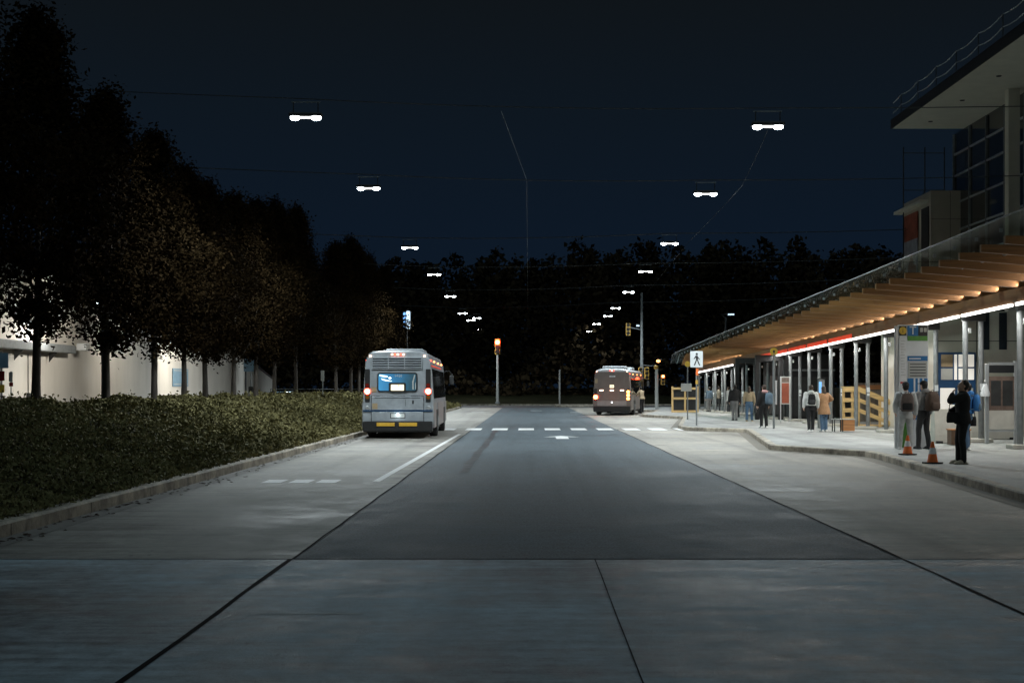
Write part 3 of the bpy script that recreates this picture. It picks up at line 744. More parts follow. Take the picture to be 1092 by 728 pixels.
    light('POINT', (0, -.9, 1.3), 5 if style else 5, (1., .22, .08), t, shadow_soft_size=.5) if style else None
    MB().prism(rrect(-1.05, 1.05, 1.15, 2.6, .08), 11.9, 11.96).build('windscreen', M['dark_glass'], t)
    return t

def win_mat():
    m, nt, b = _nodes('lit_bus_interior'); N = nt.nodes; L = nt.links
    tc = N.new('ShaderNodeTexCoord'); sp = N.new('ShaderNodeSeparateXYZ'); L.new(tc.outputs['Generated'], sp.inputs[0])
    nz = N.new('ShaderNodeTexNoise'); nz.inputs['Scale'].default_value = 3.5; nz.inputs['Detail'].default_value = 4; L.new(tc.outputs['Object'], nz.inputs['Vector'])
    ad = N.new('ShaderNodeMath'); ad.operation = 'MULTIPLY_ADD'; L.new(nz.outputs['Fac'], ad.inputs[0]); ad.inputs[1].default_value = .35
    L.new(sp.outputs['X'], ad.inputs[2])
    cr = N.new('ShaderNodeValToRGB'); e = cr.color_ramp.elements
    e[0].position = .15; e[0].color = (.045, .24, .46, 1); e[1].position = 1.0; e[1].color = (.02, .06, .085, 1)
    x = e.new(.55); x.color = (.03, .15, .30, 1)
    L.new(ad.outputs[0], cr.inputs[0]); L.new(cr.outputs[0], b.inputs['Emission Color']); b.inputs['Emission Strength'].default_value = 1.15
    b.inputs['Base Color'].default_value = (.02, .03, .04, 1); b.inputs['Roughness'].default_value = .1
    return m

bus('city_bus', 'pale grey bus parked at the left kerb with a blue lit rear window', (-4.50, 49.2, 0), R(1.2), 0)
bus('city_bus', 'dark brownish bus with orange tail lights stopped in the far platform bay', (5.45, 92.3, 0), R(-9.0), 1)

# ------------------------------------------------------------------ suspended lamps and wires
def make_lamp():
    t = thing('suspended_lamp', '', 'street lamp', (0, 0, 0))
    MB().box(-.48, .48, -.17, .17, -.02, .09).build('housing', M['steel_dark'], t, bevel=.03)
    for s in (-1, 1):
        MB().ball((s*.31, 0, -.055), (.14, .12, .07), 16).build('lens', M['e_white'], t)
    MB().box(-.19, .19, -.06, .06, -.062, -.03).build('lens_bar', M['e_strip'], t, bevel=.012)
    hg = MB().box(-.42, .42, -.02, .02, .40, .43).build('hanger', M['steel'], t)
    for s in (-1, 1): MB().box(s*.36-.015, s*.36+.015, -.012, .012, .09, .40).build('strut', M['steel_dark'], hg)
    return t
LAMP_H = 9.65
left_l = [(-6.5, 41.6, 9.68), (-6.32, 56.4, 9.70), (-6.6, 79.5, 9.65), (-6.5, 98.5, 9.68), (-6.6, 121, 9.65), (-6.8, 148, 9.65), (-5.7, 158, 9.65), (-6.5, 162, 9.6), (-6.2, 187, 9.6), (-6.3, 209, 9.6)]
right_l = [(7.05, 41.8, 9.45), (7.02, 56.2, 9.45), (7.55, 75.8, 9.5), (7.75, 93.8, 9.5), (8.05, 113.6, 9.5), (8.4, 136, 9.5), (8.45, 150.8, 9.5), (8.15, 169, 9.5), (8.36, 190.5, 9.5), (8.4, 204, 9.5)]
lp = None
for side, L_, nm in ((-1, left_l, 'bank side row'), (1, right_l, 'platform side row')):
    for i, (x, y, z) in enumerate(L_):
        lab = f'white twin lamp hung over the road, {NTH[i]} in the {nm}'
        if lp is None: lp = make_lamp(); lp.location = (x, y, z); lp['label'] = lab; lp['group'] = 'lamps hung over the road'
        else: dup(lp, (x, y, z), lab)
for L_ in (left_l, right_l):
    for i, (x, y, z) in enumerate(L_[:8]):
        pw = [450, 480, 620, 620, 540, 330, 70, 70][i]
        light('SPOT', (x, y, z-.18), pw*6.3, (.87, .97, 1.), None, aim=(0, 0, -1), spot_size=R(166), spot_blend=.55, shadow_soft_size=.3)
def cable(name, pts, r, label, sag=0, m='steel_dark', cat='cable'):
    out = []
    for a, b in zip(pts[:-1], pts[1:]):
        a = Vector(a); b = Vector(b); n = 8 if sag else 1
        for k in range(n):
            q = k/n; p = a.lerp(b, q); p.z -= sag*4*q*(1-q); out.append(p)
    out.append(Vector(pts[-1]))
    o = MB().tube(out, r, 5).build(name, M[m]); tag(o, label, cat); return o
for i in range(6):
    a = left_l[i]; b = right_l[i]
    o = cable('span_wire', [(-34, a[1]-.3, a[2]+1.9), (a[0], a[1], a[2]+.51), (b[0], b[1], b[2]+.51), (26, b[1]+.4, b[2]+1.0)], .014+.004*i, f'thin dark span wire carrying the {NTH[i]} pair of hung lamps', .12)
    o['group'] = 'span wires across the road'
cable('feeder_wire', [(-.78, 41.7, 9.85), (-.05, 56.3, 9.98), (0, 146, 9.9)], .008, 'thin pale wire running above the middle of the road', 0, 'steel')
cable('feeder_wire', [(7.05, 41.8, 9.3), (7.8, 52, 9.1), (9.05, 80, 10.0), (10.0, 119, 9.9)], .006, 'pale wire running from the nearest platform side lamp', .05, 'steel_dark')

# ------------------------------------------------------------------ canopy
CX = 12.8
def zb(y): return 3.97-.0137*(y-37)          # underside of the edge beam
def ze(y): return 4.56-.0162*(y-40)          # outer tip of the rafters
CY0, CY1 = 21.0, 104.5
can = thing('canopy', 'long timber and glass platform canopy with glowing rafters', 'canopy', (CX, CY0, 0))
def W(x, y, z): return (x-CX, y-CY0, z)
def canopy_end(y): return 9.75+max(0, (y-88)/16)*1.5
# edge beam in bays, LED tubes, rafters
col_y = [37.0+4.62*k for k in range(-4, 16)]
for k, y in enumerate(col_y[:-1]):
    y1 = y+4.62
    vs = []
    for yy in (y+.003, y1-.003):
        z = zb(yy); vs += [W(CX-.10, yy, z), W(CX+.36, yy, z), W(CX+.36, yy, z+.36), W(CX-.10, yy, z+.36)]
    MB().add(vs, [(0, 1, 2, 3), (7, 6, 5, 4), (0, 4, 5, 1), (1, 5, 6, 2), (2, 6, 7, 3), (3, 7, 4, 0)]).build('edge_beam', M['wood_long'], can)
    if y > 14:
        dark = 74 < y < 84
        for (a, b) in ((y+.28, y+2.28), (y+2.34, y1-.10)):
            if dark: continue
            ys = (a, b); vs = []
            for yy in ys:
                z = zb(yy)-.10; vs += [W(CX-.16, yy, z), W(CX-.08, yy, z), W(CX-.08, yy, z+.075), W(CX-.16, yy, z+.075)]
            MB().add(vs, [(0, 1, 2, 3), (7, 6, 5, 4), (0, 4, 5, 1), (1, 5, 6, 2), (2, 6, 7, 3), (3, 7, 4, 0)]).build('light_tube', M['e_strip'], can)
        if 54 < y < 76:
            vs = []
            for yy in (y+.28, y1-.1):
                z = zb(yy)+.0; vs += [W(CX-.125, yy, z), W(CX-.103, yy, z), W(CX-.103, yy, z+.16), W(CX-.125, yy, z+.16)]
            MB().add(vs, [(0, 1, 2, 3), (7, 6, 5, 4), (0, 4, 5, 1), (1, 5, 6, 2), (2, 6, 7, 3), (3, 7, 4, 0)]).build('red_light_strip', M['e_redstrip'], can)
ry = CY0+.4; nr = 0
while ry < 104:
    xt = canopy_end(ry); zt = ze(ry); zi = zb(ry)+.38
    poly = [(xt-CX, zt+.10), (xt-CX, zt-.06), (-.2, zi-.02), (.45, zi-.02), (3.6, zi+.75), (3.6, zi+.92), (.3, zi+.36), (-.2, zi+.36)]
    MB().prism(poly, ry-CY0-.055, ry-CY0+.055, 'y').build('rafter', M['wood_beam'], can)
    ry += 1.54; nr += 1
# purlin tube, glass sheets, glazing bars
def purl(x, dz, r, name, m):
    pts = []
    for y in np.linspace(CY0, 103, 20):
        xt = canopy_end(y); q = (x-xt)/(CX-.2-xt); z = (ze(y)+.10)*(1-q)+(zb(y)+.74)*q
        pts.append(W(max(x, xt+.3), y, z+dz))
    MB().tube(pts, r, 8).build(name, m, can)
purl(10.75, -.03, .045, 'purlin', M['alu']); purl(12.0, -.0, .03, 'purlin', M['steel'])
def glass_sheet(x0f, z0f, x1f, z1f, name, m):
    g = MB(); ys = np.linspace(CY0-.2, 104.3, 19)
    for a, b in zip(ys[:-1], ys[1:]):
        c = b-.04
        vs = [W(x0f(a), a, z0f(a)), W(x1f(a), a, z1f(a)), W(x1f(c), c, z1f(c)), W(x0f(c), c, z0f(c))]
        v2 = [(p[0], p[1], p[2]+.02) for p in vs]
        g.add(vs+v2, [(0, 1, 2, 3), (7, 6, 5, 4), (0, 4, 5, 1), (1, 5, 6, 2), (2, 6, 7, 3), (3, 7, 4, 0)])
    g.build(name, m, can)
slope = lambda y: ((zb(y)+.74)-(ze(y)+.10))/((CX-.2)-canopy_end(y))
zg = lambda x, y: (ze(y)+.10)+slope(y)*(x-canopy_end(y))+.05
glass_sheet(lambda y: canopy_end(y)-.8, lambda y: zg(canopy_end(y)-.8, y), lambda y: CX-.2, lambda y: zg(CX-.2, y), 'glass_roof', M['roof_glass'])
glass_sheet(lambda y: CX+.3, lambda y: zb(y)+.84, lambda y: CX+3.9, lambda y: zb(y)+1.42, 'glass_roof', M['roof_glass'])
eb = MB(); pts = [W(canopy_end(y)-.8, y, zg(canopy_end(y)-.8, y)+.01) for y in np.linspace(CY0, 104.2, 24)]
eb.tube(pts, .016, 6).build('edge_trim', M['steel'], can)
n = 0
for y in np.arange(CY0+1.1, 104, 1.54):   # clamps that carry the glass on each rafter bay
    x = canopy_end(y)-.35; MB().box(x-CX-.03, x-CX+.03, y-CY0-.02, y-CY0+.02, zg(x, y)-.08, zg(x, y)-.005).build('glass_clamp', M['steel'], can)
# the light that the tubes give: down to the pavement, up to the rafters
for (a, b, k) in ((32, 36, .8), (36, 50, 1.), (50, 62, 1.), (62, 73.5, .9), (84, 104, .9)):
    y = (a+b)/2
    light('AREA', (CX-.3, y, zb(y)-.16), 21*(b-a)*k, (1., .985, .93), None, aim=(-.22, 0, -1), shape='RECTANGLE', size=b-a, size_y=.10).rotation_euler = Euler((0, R(-12), R(0)))
for o in [o for o in col.objects if o.type == 'LIGHT' and o.data.type == 'AREA' and o.data.shape == 'RECTANGLE']:
    o.rotation_euler = (Matrix.Rotation(R(90), 4, 'Z') @ Matrix.Rotation(R(0), 4, 'X')).to_euler()
for (a, b) in ((24, 30), (30, 36), (36, 43), (43, 50), (50, 56), (56, 62), (62, 68), (68, 73.5), (84, 93), (93, 103)):
    y = (a+b)/2
    o = light('AREA', (CX-.14, y, zb(y)+.45), 6.5*(b-a), (1., .88, .68), None, shape='RECTANGLE', size=b-a, size_y=.06)
    o.rotation_euler = (Matrix.Rotation(R(90), 4, 'Z') @ Matrix.Rotation(R(180-35), 4, 'X')).to_euler()
    o.rotation_euler = Vector((-1, 0, .45)).to_track_quat('-Z', 'Y').to_euler()
# column pairs
def make_col(h):
    t = thing('canopy_column', '', 'column', (0, 0, 0))
    for x in (0, .46):
        MB().tube([(x, 0, 0), (x, 0, h-.0)], .078, 16).build('pipe', M['steel'], t)
    MB().box(-.09, .57, -.10, .10, h-.0, h+.60).build('bracket', M['steel_dark'], t, bevel=.01)
    MB().box(-.28, .74, -.28, .28, 0, .12).build('plinth', M['concrete_block'], t, bevel=.02)
    s = MB().box(.46-.06, .46+.06, -.083, -.079, 1.55, 1.75).build('sticker', M['sign_white'], t)
    MB().box(.46-.05, .46+.05, -.083, -.079, 1.40, 1.50).build('sticker', M['sign_white'], t)
    MB().box(.10, .16, -.06, .06, h-.35, h-.2).build('cable_clip', M['alu'], t)
    return t
first = None
vis = [y for y in col_y if 36 < y < 108]
for i, y in enumerate(vis):
    h = zb(y)-.15-.22
    lab = f'pair of grey steel canopy columns, {NTH[i]} to the road end in the foreground'
    lab = f'{NTH[i]} pair of grey steel pipe columns holding up the canopy'
    if first is None: first = make_col(h); first.location = (CX, y, .15); first['label'] = lab; first['group'] = 'column pairs under the canopy'; h0 = h
    else: dup(first, (CX, y, .15), lab, None, (1, 1, h/h0))
# dark lift block in the gap between the lit bays
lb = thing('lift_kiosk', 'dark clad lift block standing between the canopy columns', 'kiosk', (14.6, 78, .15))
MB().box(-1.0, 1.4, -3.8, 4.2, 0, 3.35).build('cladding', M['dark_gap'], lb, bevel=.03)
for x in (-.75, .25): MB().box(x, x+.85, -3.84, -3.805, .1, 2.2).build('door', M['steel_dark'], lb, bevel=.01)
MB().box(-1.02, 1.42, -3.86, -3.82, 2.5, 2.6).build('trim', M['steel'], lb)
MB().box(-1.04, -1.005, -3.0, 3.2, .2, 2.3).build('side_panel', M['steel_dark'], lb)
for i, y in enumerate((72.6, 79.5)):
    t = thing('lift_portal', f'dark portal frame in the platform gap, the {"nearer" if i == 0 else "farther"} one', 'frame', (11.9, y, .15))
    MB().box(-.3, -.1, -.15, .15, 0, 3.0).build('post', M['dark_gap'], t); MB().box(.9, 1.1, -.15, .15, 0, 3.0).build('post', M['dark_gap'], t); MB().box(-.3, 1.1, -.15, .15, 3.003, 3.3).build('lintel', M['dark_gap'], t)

# ------------------------------------------------------------------ station building
st = thing('station_building', 'tall station building with a wide flat roof and dark glass wall', 'building', (21.9, 50, 0))
def S(x, y): return x-21.9, y-50
lw = MB(); lw.box(14.9-21.9, -.003, 2, 10, 0, 4.55); lw.build('lower_wall', M['beige_panel'], st)
jt = MB()
for x in (16.4, 17.9, 19.4, 20.9): jt.box(x-21.9-.012, x-21.9+.012, 1.994, 1.999, 2.7, 4.5)
jt.box(15.0-21.9, -.05, 1.994, 1.999, 3.45, 3.475); jt.build('panel_joint', M['dark_gap'], st)
for x in (16.58, 17.22): MB().box(x-21.9, x-21.9+.28, 1.96, 1.998, 3.15, 4.5).build('slit_window', M['facade_glass'], st)
dr = MB().box(14.93-21.9, 16.35-21.9, 1.93, 1.998, .15, 3.05).build('entrance', M['door_blue'], st)
for (x0, x1, z0, z1, mm) in ((14.55, 15.0, 2.05, 2.92, 'e_inside'), (15.08, 15.50, 2.52, 2.97, 'tan'), (15.08, 15.50, 2.05, 2.46, 'sign_grey'), (15.56, 15.66, 2.05, 2.97, 'e_inside'), (15.72, 16.28, 2.52, 2.97, 'e_inside'), (15.72, 16.28, 2.05, 2.46, 'e_inside'),
                         (15.05, 15.58, .9, 1.75, 'e_inside'), (15.68, 16.25, .95, 1.75, 'sign_grey')):
    if x0 < 14.93: continue
    MB().box(x0-21.9, x1-21.9, 1.90, 1.928, z0, z1).build('pane', M[mm], dr)
light('AREA', (15.5-0, 51.2, 2.9), 10, (1., .95, .85), None, aim=(0, -.3, -1), size=.8)
# glass wall above
MB().box(0, .2, -30, 23, 4.6, 14.79).build('glass_wall', M['facade_glass'], st)
for y in np.arange(-29, 23.1, 2.6):
    MB().box(-.09, -.003, y-.05, y+.05, 4.6, 14.75).build('mullion', M['steel'], st)
for z in (5.6, 7.0, 8.4, 9.8, 11.2, 12.6, 13.7): MB().box(-.07, -.004, -29.9, 22.9, z-.04, z+.04).build('transom', M['alu'], st)
MB().box(.2, 12, 10, 22.8, 0, 14.78).build('rear_block', M['dark_gap'], st)
MB().box(.2, 12, -30, 9.9, 4.6, 14.78).build('rear_block', M['dark_gap'], st)
rf = MB(); rf.box(18.3-21.9, 12, -32, 21.6, 14.8, 15.15).build('roof', M['soffit'], st, bevel=.02)
MB().box(18.26-21.9, 18.3-21.9-.002, -32, 21.62, 14.78, 15.25).build('fascia', M['steel_dark'], st)
for k, y in enumerate((19.6, 14.5, 9.5, 4.0)): MB().lathe([(.10, 14.77), (.12, 14.797)], 12, None, (-2.2, y)).build('downlight', M['dark_gap'], st)
MB().box(-.95, -.45, 12.0, 12.5, 4.6, 14.798).build('pillar', M['soffit'], st, bevel=.01)
for y in np.arange(-31, 21.5, 3.0): MB().box(18.35-21.9, 18.39-21.9, y-.02, y+.02, 15.15, 16.2).build('railing_post', M['steel_dark'], st)
for z in (16.2, 15.7):
    pts = []
    for y in np.arange(-31, 21.6, .75): pts.append((18.37-21.9, y, z-.12*abs(math.sin((y+31)/3.0*PI))))
    MB().tube(pts, .022, 6).build('railing_cable', M['alu'], st)
# lattice stair glass at the far corner
lt = thing('scaffold_tower', 'thin dark steel lattice against the sky beside the glass wall', 'lattice', (20.2, 76.5, 0))
for x in (0, 1.15, 2.2): MB().tube([(x, 0, 4), (x, 0, 14.7)], .035, 6).build('upright', M['steel_dark'], lt)
for z in (6, 8, 10.2, 12.4, 14.4): MB().tube([(0, 0, z), (2.2, 0, z)], .025, 6).build('rail', M['steel_dark'], lt)
for z in (8, 10.2): MB().tube([(0, 0, z), (1.15, 0, z+2.2)], .02, 6).build('brace', M['steel_dark'], lt)
bx = thing('corner_block', 'pale panelled corner block with a small flat roof below the glass wall', 'building', (20.4, 72, 0))
MB().box(0, 1.95, 0, 5.2, 0, 11.75).build('block', M['beige_panel'], bx)
jt = MB(); jt.box(.97, .99, -.006, -.002, 8, 11.7); jt.box(.02, 1.93, -.006, -.002, 10.3, 10.32); jt.build('panel_joint', M['dark_gap'], bx)
MB().box(-.45, .0-.004, .4, 5.6, 11.2, 11.35).build('roof', M['soffit'], bx)
MB().box(-.05, -.004, .3, 1.6, 7, 11.0).build('slot', M['dark_gap'], bx)
bn = thing('banner', 'red and pale printed banner hanging on the corner block', 'banner', (20.33, 74.2, 0))
MB().box(-.02, .02, 0, 2.7, 9.6, 11.0).build('top_field', M['banner_red'], bn)
MB().box(-.02, .02, 0, 2.7, 7.0, 9.597).build('lower_field', M['banner_pale'], bn)
MB().prism([(.1, 7.05), (2.0, 7.05), (1.7, 8.3), (1.1, 8.9), (.6, 8.2), (.3, 8.4)], -.03, -.021, 'x').build('print', M['banner_dark'], bn)
dp = thing('roof_planter', 'dark conical shrub standing beside the pillar above the canopy', 'shrub', (20.9, 66, 5.4))
n = 1400; tt = NP.random(n); aa = NP.uniform(0, 6.28, n); rr_ = .34*(1-tt)**.6*np.sqrt(NP.random(n))+.02
v, f = leaf_quads(np.stack([rr_*np.cos(aa), rr_*np.sin(aa), .6+2.5*tt], 1), np.full(n, .07)); rawmesh('foliage', v, f, M['leaf_far'], dp)
MB().lathe([(.2, 0), (.3, .6), (.27, .6), (.2, .55)], 14).build('pot', M['steel_dark'], dp)
MB().tube([(0, 0, .5), (0, 0, 2.4)], .03, 6).build('stem', M['bark'], dp)
pst = MB().box(20.0, 22.0, 65.2, 66.8, 4.6, 5.4).build('roof_terrace', M['steel_dark']); tag(pst, 'dark ledge carrying a conical shrub beside the glass wall', 'ledge')

# ------------------------------------------------------------------ platform furniture
# totem
tt = thing('transit_totem', 'tall white and blue transit information totem by the kerb', 'sign', (9.75, 37.6, .15))
MB().box(-.06, .027, -.05, .05, 0, 3.22).build('post', M['alu'], tt, bevel=.015)
MB().box(.03, .82, -.05, .05, 0, 3.25).build('body', M['sign_white'], tt, bevel=.01)
MB().box(.05, .24, -.062, -.051, 2.97, 3.22).build('symbol_panel', M['sign_black'], tt)
d = MB().disc_y((.145, 3.095), .10, -.068, -.0625).build('yellow_disc', M['yellow_sign'], tt)
text('lettering', 'i', .17, M['sign_black'], d, facing(.145, -.071, 3.095), .002)
lp_ = MB().box(.05, .24, -.062, -.051, 1.66, 2.94).build('stop_list', M['reflect_white'], tt)
for k in range(13): MB().box(.09, .09+random.uniform(.07, .13), -.066, -.0625, 2.82-k*.075, 2.832-k*.075).build('print_line', M['sign_grey'], lp_)
MB().box(.08, .21, -.066, -.0625, 1.70, 1.75).build('red_mark', M['sign_red'], lp_)
q = MB().box(.27, .55, -.062, -.051, 2.96, 3.23).build('blue_panel', M['sign_blue'], tt)
text('lettering', 'T', .30, M['sign_white'], q, facing(.41, -.066, 3.09), .003)
q = MB().box(.555, .80, -.062, -.051, 2.96, 3.23).build('black_panel', M['sign_black'], tt)
for x in (.60, .70): MB().prism(rrect(x, x+.075, 3.06, 3.17, .015), -.066, -.0625).build('bus_symbol', M['sign_grey'], q)
MB().box(.27, .80, -.062, -.051, 2.83, 2.955).build('green_band', M['sign_green'], tt)
q = MB().box(.27, .80, -.062, -.051, 2.30, 2.43).build('header', M['sign_blue'], tt)
for k in range(1): MB().box(.31, .62, -.066, -.0625, 2.345, 2.375).build('print_line', M['sign_white'], q)
q = MB().box(.29, .79, -.062, -.051, 1.86, 2.28).build('timetable', M['sign_grey'], tt)
for k in range(5): MB().box(.33, .75, -.066, -.0625, 2.2-k*.075, 2.222-k*.075).build('print_line', M['sign_black'], q)
MB().box(.27, .80, -.060, -.051, .75, 1.84).build('blue_field', M['sign_blue'], tt)
for x in (.43, .54, .66): MB().box(x, x+.045, -.064, -.0605, .9, 1.84).build('white_stripe', M['sign_white'], tt)
MB().box(.12, .35, -.060, -.051, 0.02, .73).build('green_field', M['sign_green'], tt)
# cones
def cone(loc, label):
    t = thing('traffic_cone', label, 'traffic cone', loc, random.uniform(0, 1), 'traffic cones on the platform edge')
    MB().prism(rrect(-.16, .16, -.16, .16, .03), 0, .03, 'z').build('base', M['rubber'], t, bevel=.006)
    prof = lambda z: .115-(z-.03)/.43*.09
    for (a, b, m, nm) in ((.03, .20, 'orange_cone', 'lower_body'), (.20, .33, 'reflect_white', 'collar'), (.33, .46, 'orange_cone', 'tip')):
        e = .003 if nm == 'collar' else 0
        MB().lathe([(prof(a)+e, a), (prof(b)+e, b)], 20).build(nm, M[m], t)
    return t
cone((8.97, 33.6, .155), 'orange cone with a white collar before the white trousered person')
cone((8.45, 29.7, .155), 'orange cone with a white collar beside the man in black')
# column-like sign poles
t = thing('stop_pole', 'slim pole with a yellow disc and a narrow timetable case', 'sign', (9.68, 56, .15))
MB().tube([(0, 0, 0), (0, 0, 2.95)], .04, 12).build('post', M['steel'], t)
d = MB().disc_y((0, 3.03), .15, -.03, .03, 24).build('disc', M['yellow_sign'], t); MB().prism(rrect(-.04, .04, 2.98, 3.09, .01), -.034, -.0305).build('symbol', M['sign_black'], d)
MB().box(.05, .12, -.05, .05, .95, 1.9).build('timetable_case', M['alu'], t, bevel=.01)
t = thing('crossing_sign', 'white square pedestrian crossing sign on a post by the crosswalk', 'sign', (7.28, 61.4, .15))
MB().tube([(0, 0, 0), (0, 0, 3.0)], .035, 12).build('post', M['steel'], t)
pl = MB().prism(rrect(-.28, .26, 2.50, 3.2, .03), -.075, -.05).build('sign_plate', M['sign_white'], t)
walkman = MB()
walkman.disc_y((0, 3.07), .05, -.08, -.0755, 14)
walkman.prism([(-.05, 3.0), (.04, 3.01), (.05, 2.84), (-.03, 2.82)], -.08, -.0755)
walkman.prism([(.02, 2.99), (.05, 2.95), (.14, 2.84), (.12, 2.82), (.03, 2.90)], -.08, -.0755)
walkman.prism([(-.05, 3.0), (-.07, 2.97), (-.14, 2.86), (-.115, 2.85), (-.04, 2.92)], -.08, -.0755)
walkman.prism([(-.03, 2.84), (.02, 2.83), (-.08, 2.58), (-.13, 2.58)], -.0795, -.0755)
walkman.prism([(0, 2.84), (.05, 2.83), (.09, 2.72), (.15, 2.58), (.10, 2.58), (.04, 2.71)], -.0795, -.0755)
walkman.build('walking_figure', M['sign_black'], pl)
MB().box(-.03, .07, -.06, -.04, 2.15, 2.45).build('red_band', M['orange_cone'], t); MB().box(-.05, .06, -.06, -.04, 1.78, 1.95).build('orange_band', M['sig_yellow'], t)
t = thing('kerb_sign', 'post with a blank grey plate and a yellow edged disc beyond the crosswalk', 'sign', (8.25, 73.5, .15))
MB().tube([(0, 0, 0), (0, 0, 3.0)], .035, 10).build('post', M['steel'], t)
MB().box(-.35, .2, -.06, -.04, 1.45, 1.85).build('plate', M['sign_grey'], t, bevel=.01)
MB().disc_y((0, 2.85), .15, -.05, -.02, 20).build('disc', M['yellow_sign'], t)
# info board by the right edge
t = thing('information_board', 'silver framed timetable board near the right frame edge', 'notice board', (13.5, 40.6, .15))
for x, nm in ((-.40, 'post'), (.42, 'post')): MB().box(x-.05, x+.05, -.05, .05, 0, 2.28 if x < 0 else 2.36).build(nm, M['alu'], t, bevel=.01)
MB().box(-.349, .369, -.04, .04, 2.24, 2.32).build('top_rail', M['alu'], t)
MB().box(-.349, .369, -.03, .03, 2.02, 2.235).build('header', M['sign_black'], t)
q = MB().box(-.349, .369, -.03, .03, .95, 1.92).build('display_case', M['display'], t)
for x in (-.30, .04): MB().box(x, x+.29, -.036, -.031, 1.08, 1.80).build('poster', M['steel_dark'], q)
MB().box(-.349, .369, -.03, .03, .34, .40).build('lower_rail', M['alu'], t)
MB().box(-.349, .369, -.025, .02, .42, .94).build('lower_panel', M['concrete_block'], t)
b = thing('plastic_bag', 'white plastic bag hanging from the left post of the timetable board', 'bag', (13.02, 40.5, 1.5), 0)
MB().loft([[(r*math.cos(q)*1., r*.6*math.sin(q), z) for q in [2*PI*k/12 for k in range(12)]] for r, z in ((.13, 0), (.14, .08), (.09, .25), (.05, .36))], True).build('bag_body', M['sign_white'], b)
MB().tube([(-.03, 0, .36), (0, 0, .46), (.03, 0, .36)], .01, 6).build('handle', M['sign_white'], b)
# concrete blocks
def block(x, y, w, d, h, label):
    t = thing('concrete_barrier', label, 'barrier', (x, y, .15))
    MB().prism([(-d/2, 0), (d/2, 0), (d/2, h*.25), (d*.3, h), (-d*.3, h), (-d/2, h*.25)], -w/2, w/2, 'x').build('block', M['concrete_block'], t, bevel=.03)
    for s in (-.3, .3): MB().box(s*w-.1, s*w+.1, -d/2-.004, d/2+.004, .0, .07).build('fork_slot', M['dark_gap'], t)
    return t
block(14.5, 44.2, 1.6, .5, .95, 'pale concrete barrier behind the silver timetable board')
block(11.98, 41.0, .62, .5, 1.0, 'pale concrete block beside the brown box behind the man in black')
t = thing('wooden_crate', 'dark brown box beside the pale concrete block', 'box', (11.95, 39.4, .15))
MB().box(-.28, .25, -.2, .2, .02, .42).build('box', M['brownwood'], t, bevel=.01); MB().box(-.3, .27, -.22, .22, .421, .46).build('lid', M['orangewood'], t, bevel=.006)
t = thing('bench_box', 'orange brown box on a black frame by the timber ramp', 'box', (11.55, 52.3, .15))
MB().box(.0, .42, -.22, .22, .03, .44).build('box', M['orangewood'], t, bevel=.01)
fr = MB()
for x in (-.33, -.0-.03): 
    for y in (-.2, .17): fr.box(x, x+.03, y, y+.03, 0, .44)
fr.build('frame', M['black'], t); MB().box(-.35, .43, -.24, .24, .442, .47).build('top', M['sign_grey'], t)
# timber ramp enclosure
t = thing('timber_ramp', 'yellow pine ramp enclosure with sloping handrail behind the columns', 'railing', (13.0, 58.6, .15))
top = lambda x: 1.62 if x < .62 else 1.62-(x-.62)*.42
for x in (0, .36, .62, 1.05, 1.5, 1.95): MB().box(x-.045, x+.045, -.05, .05, 0, top(x)-.03).build('post', M['pine_v'], t)
for (x0, x1) in ((-.05, .62), (.62, 2.0)):
    for k, z in enumerate((0, -.42, -.84, -1.2)):
        za, zb_ = top(x0)+z, top(x1)+z
        if zb_ < .12: continue
        MB().prism([(x0+.003, za-.17), (x0+.003, za), (x1-.003, zb_), (x1-.003, zb_-.17)], -.085, -.052).build('board', M['pine'], t)
MB().prism([(-.08, 1.625), (-.08, 1.67), (.62, 1.67), (2.05, 1.07), (2.05, 1.025), (.62, 1.625)], -.09, .07).build('handrail', M['pine'], t)
MB().prism([(.62, .05), (.62, .10), (2.05, .06), (2.05, .02)], .05, 1.4).build('deck', M['pine'], t)
t = thing('board_fence', 'weathered grey brown board fence in the dark behind the columns', 'fence', (14.5, 76, .15))
t.location = (16.2, 77, .15)
for k in range(22): MB().box(-.1+k*.27, -.1+k*.27+.255, 0, .03, .05, 1.62+.04*random.random()).build('board', M['oldwood'], t)
MB().box(-.2, 5.9, .031, .09, 1.2, 1.3).build('rail', M['oldwood'], t); MB().box(-.2, 5.9, .031, .09, .35, .45).build('rail', M['oldwood'], t)
t = thing('board_fence', 'low brown board fence behind the timber ramp', 'fence', (15.3, 66, .15))
for k in range(14): MB().box(k*.27, k*.27+.255, 0, .03, .05, 1.85).build('board', M['oldwood'], t)
MB().box(-.05, 3.85, -.04, -.003, 1.55, 1.75).build('rail', M['orangewood'], t)
t = thing('notice_board', 'tall dark red poster case between the far columns', 'notice board', (12.05, 66.6, .15))
for x in (-.24, .2): MB().box(x, x+.04, -.03, .03, 0, 2.15).build('post', M['alu'], t)
q = MB().box(-.199, .199, -.02, .02, .85, 2.15).build('case', M['sign_grey'], t); MB().box(-.17, .17, -.026, -.021, .9, 1.85).build('poster', M['banner_red'], q); MB().box(-.17, .17, -.026, -.021, 1.88, 2.1).build('header', M['display'], q)
t = thing('ticket_kiosk', 'grey ticket post with a small blue screen behind the couple', 'kiosk', (11.75, 57.0, .15))
MB().box(-.13, .13, -.1, .1, 0, 1.95).build('case', M['steel'], t, bevel=.02); MB().box(-.11, .0, -.108, -.102, 1.35, 1.85).build('screen', M['e_kiosk'], t); MB().box(-.15, .15, -.13, .12, 1.953, 1.99).build('cap', M['steel_dark'], t)
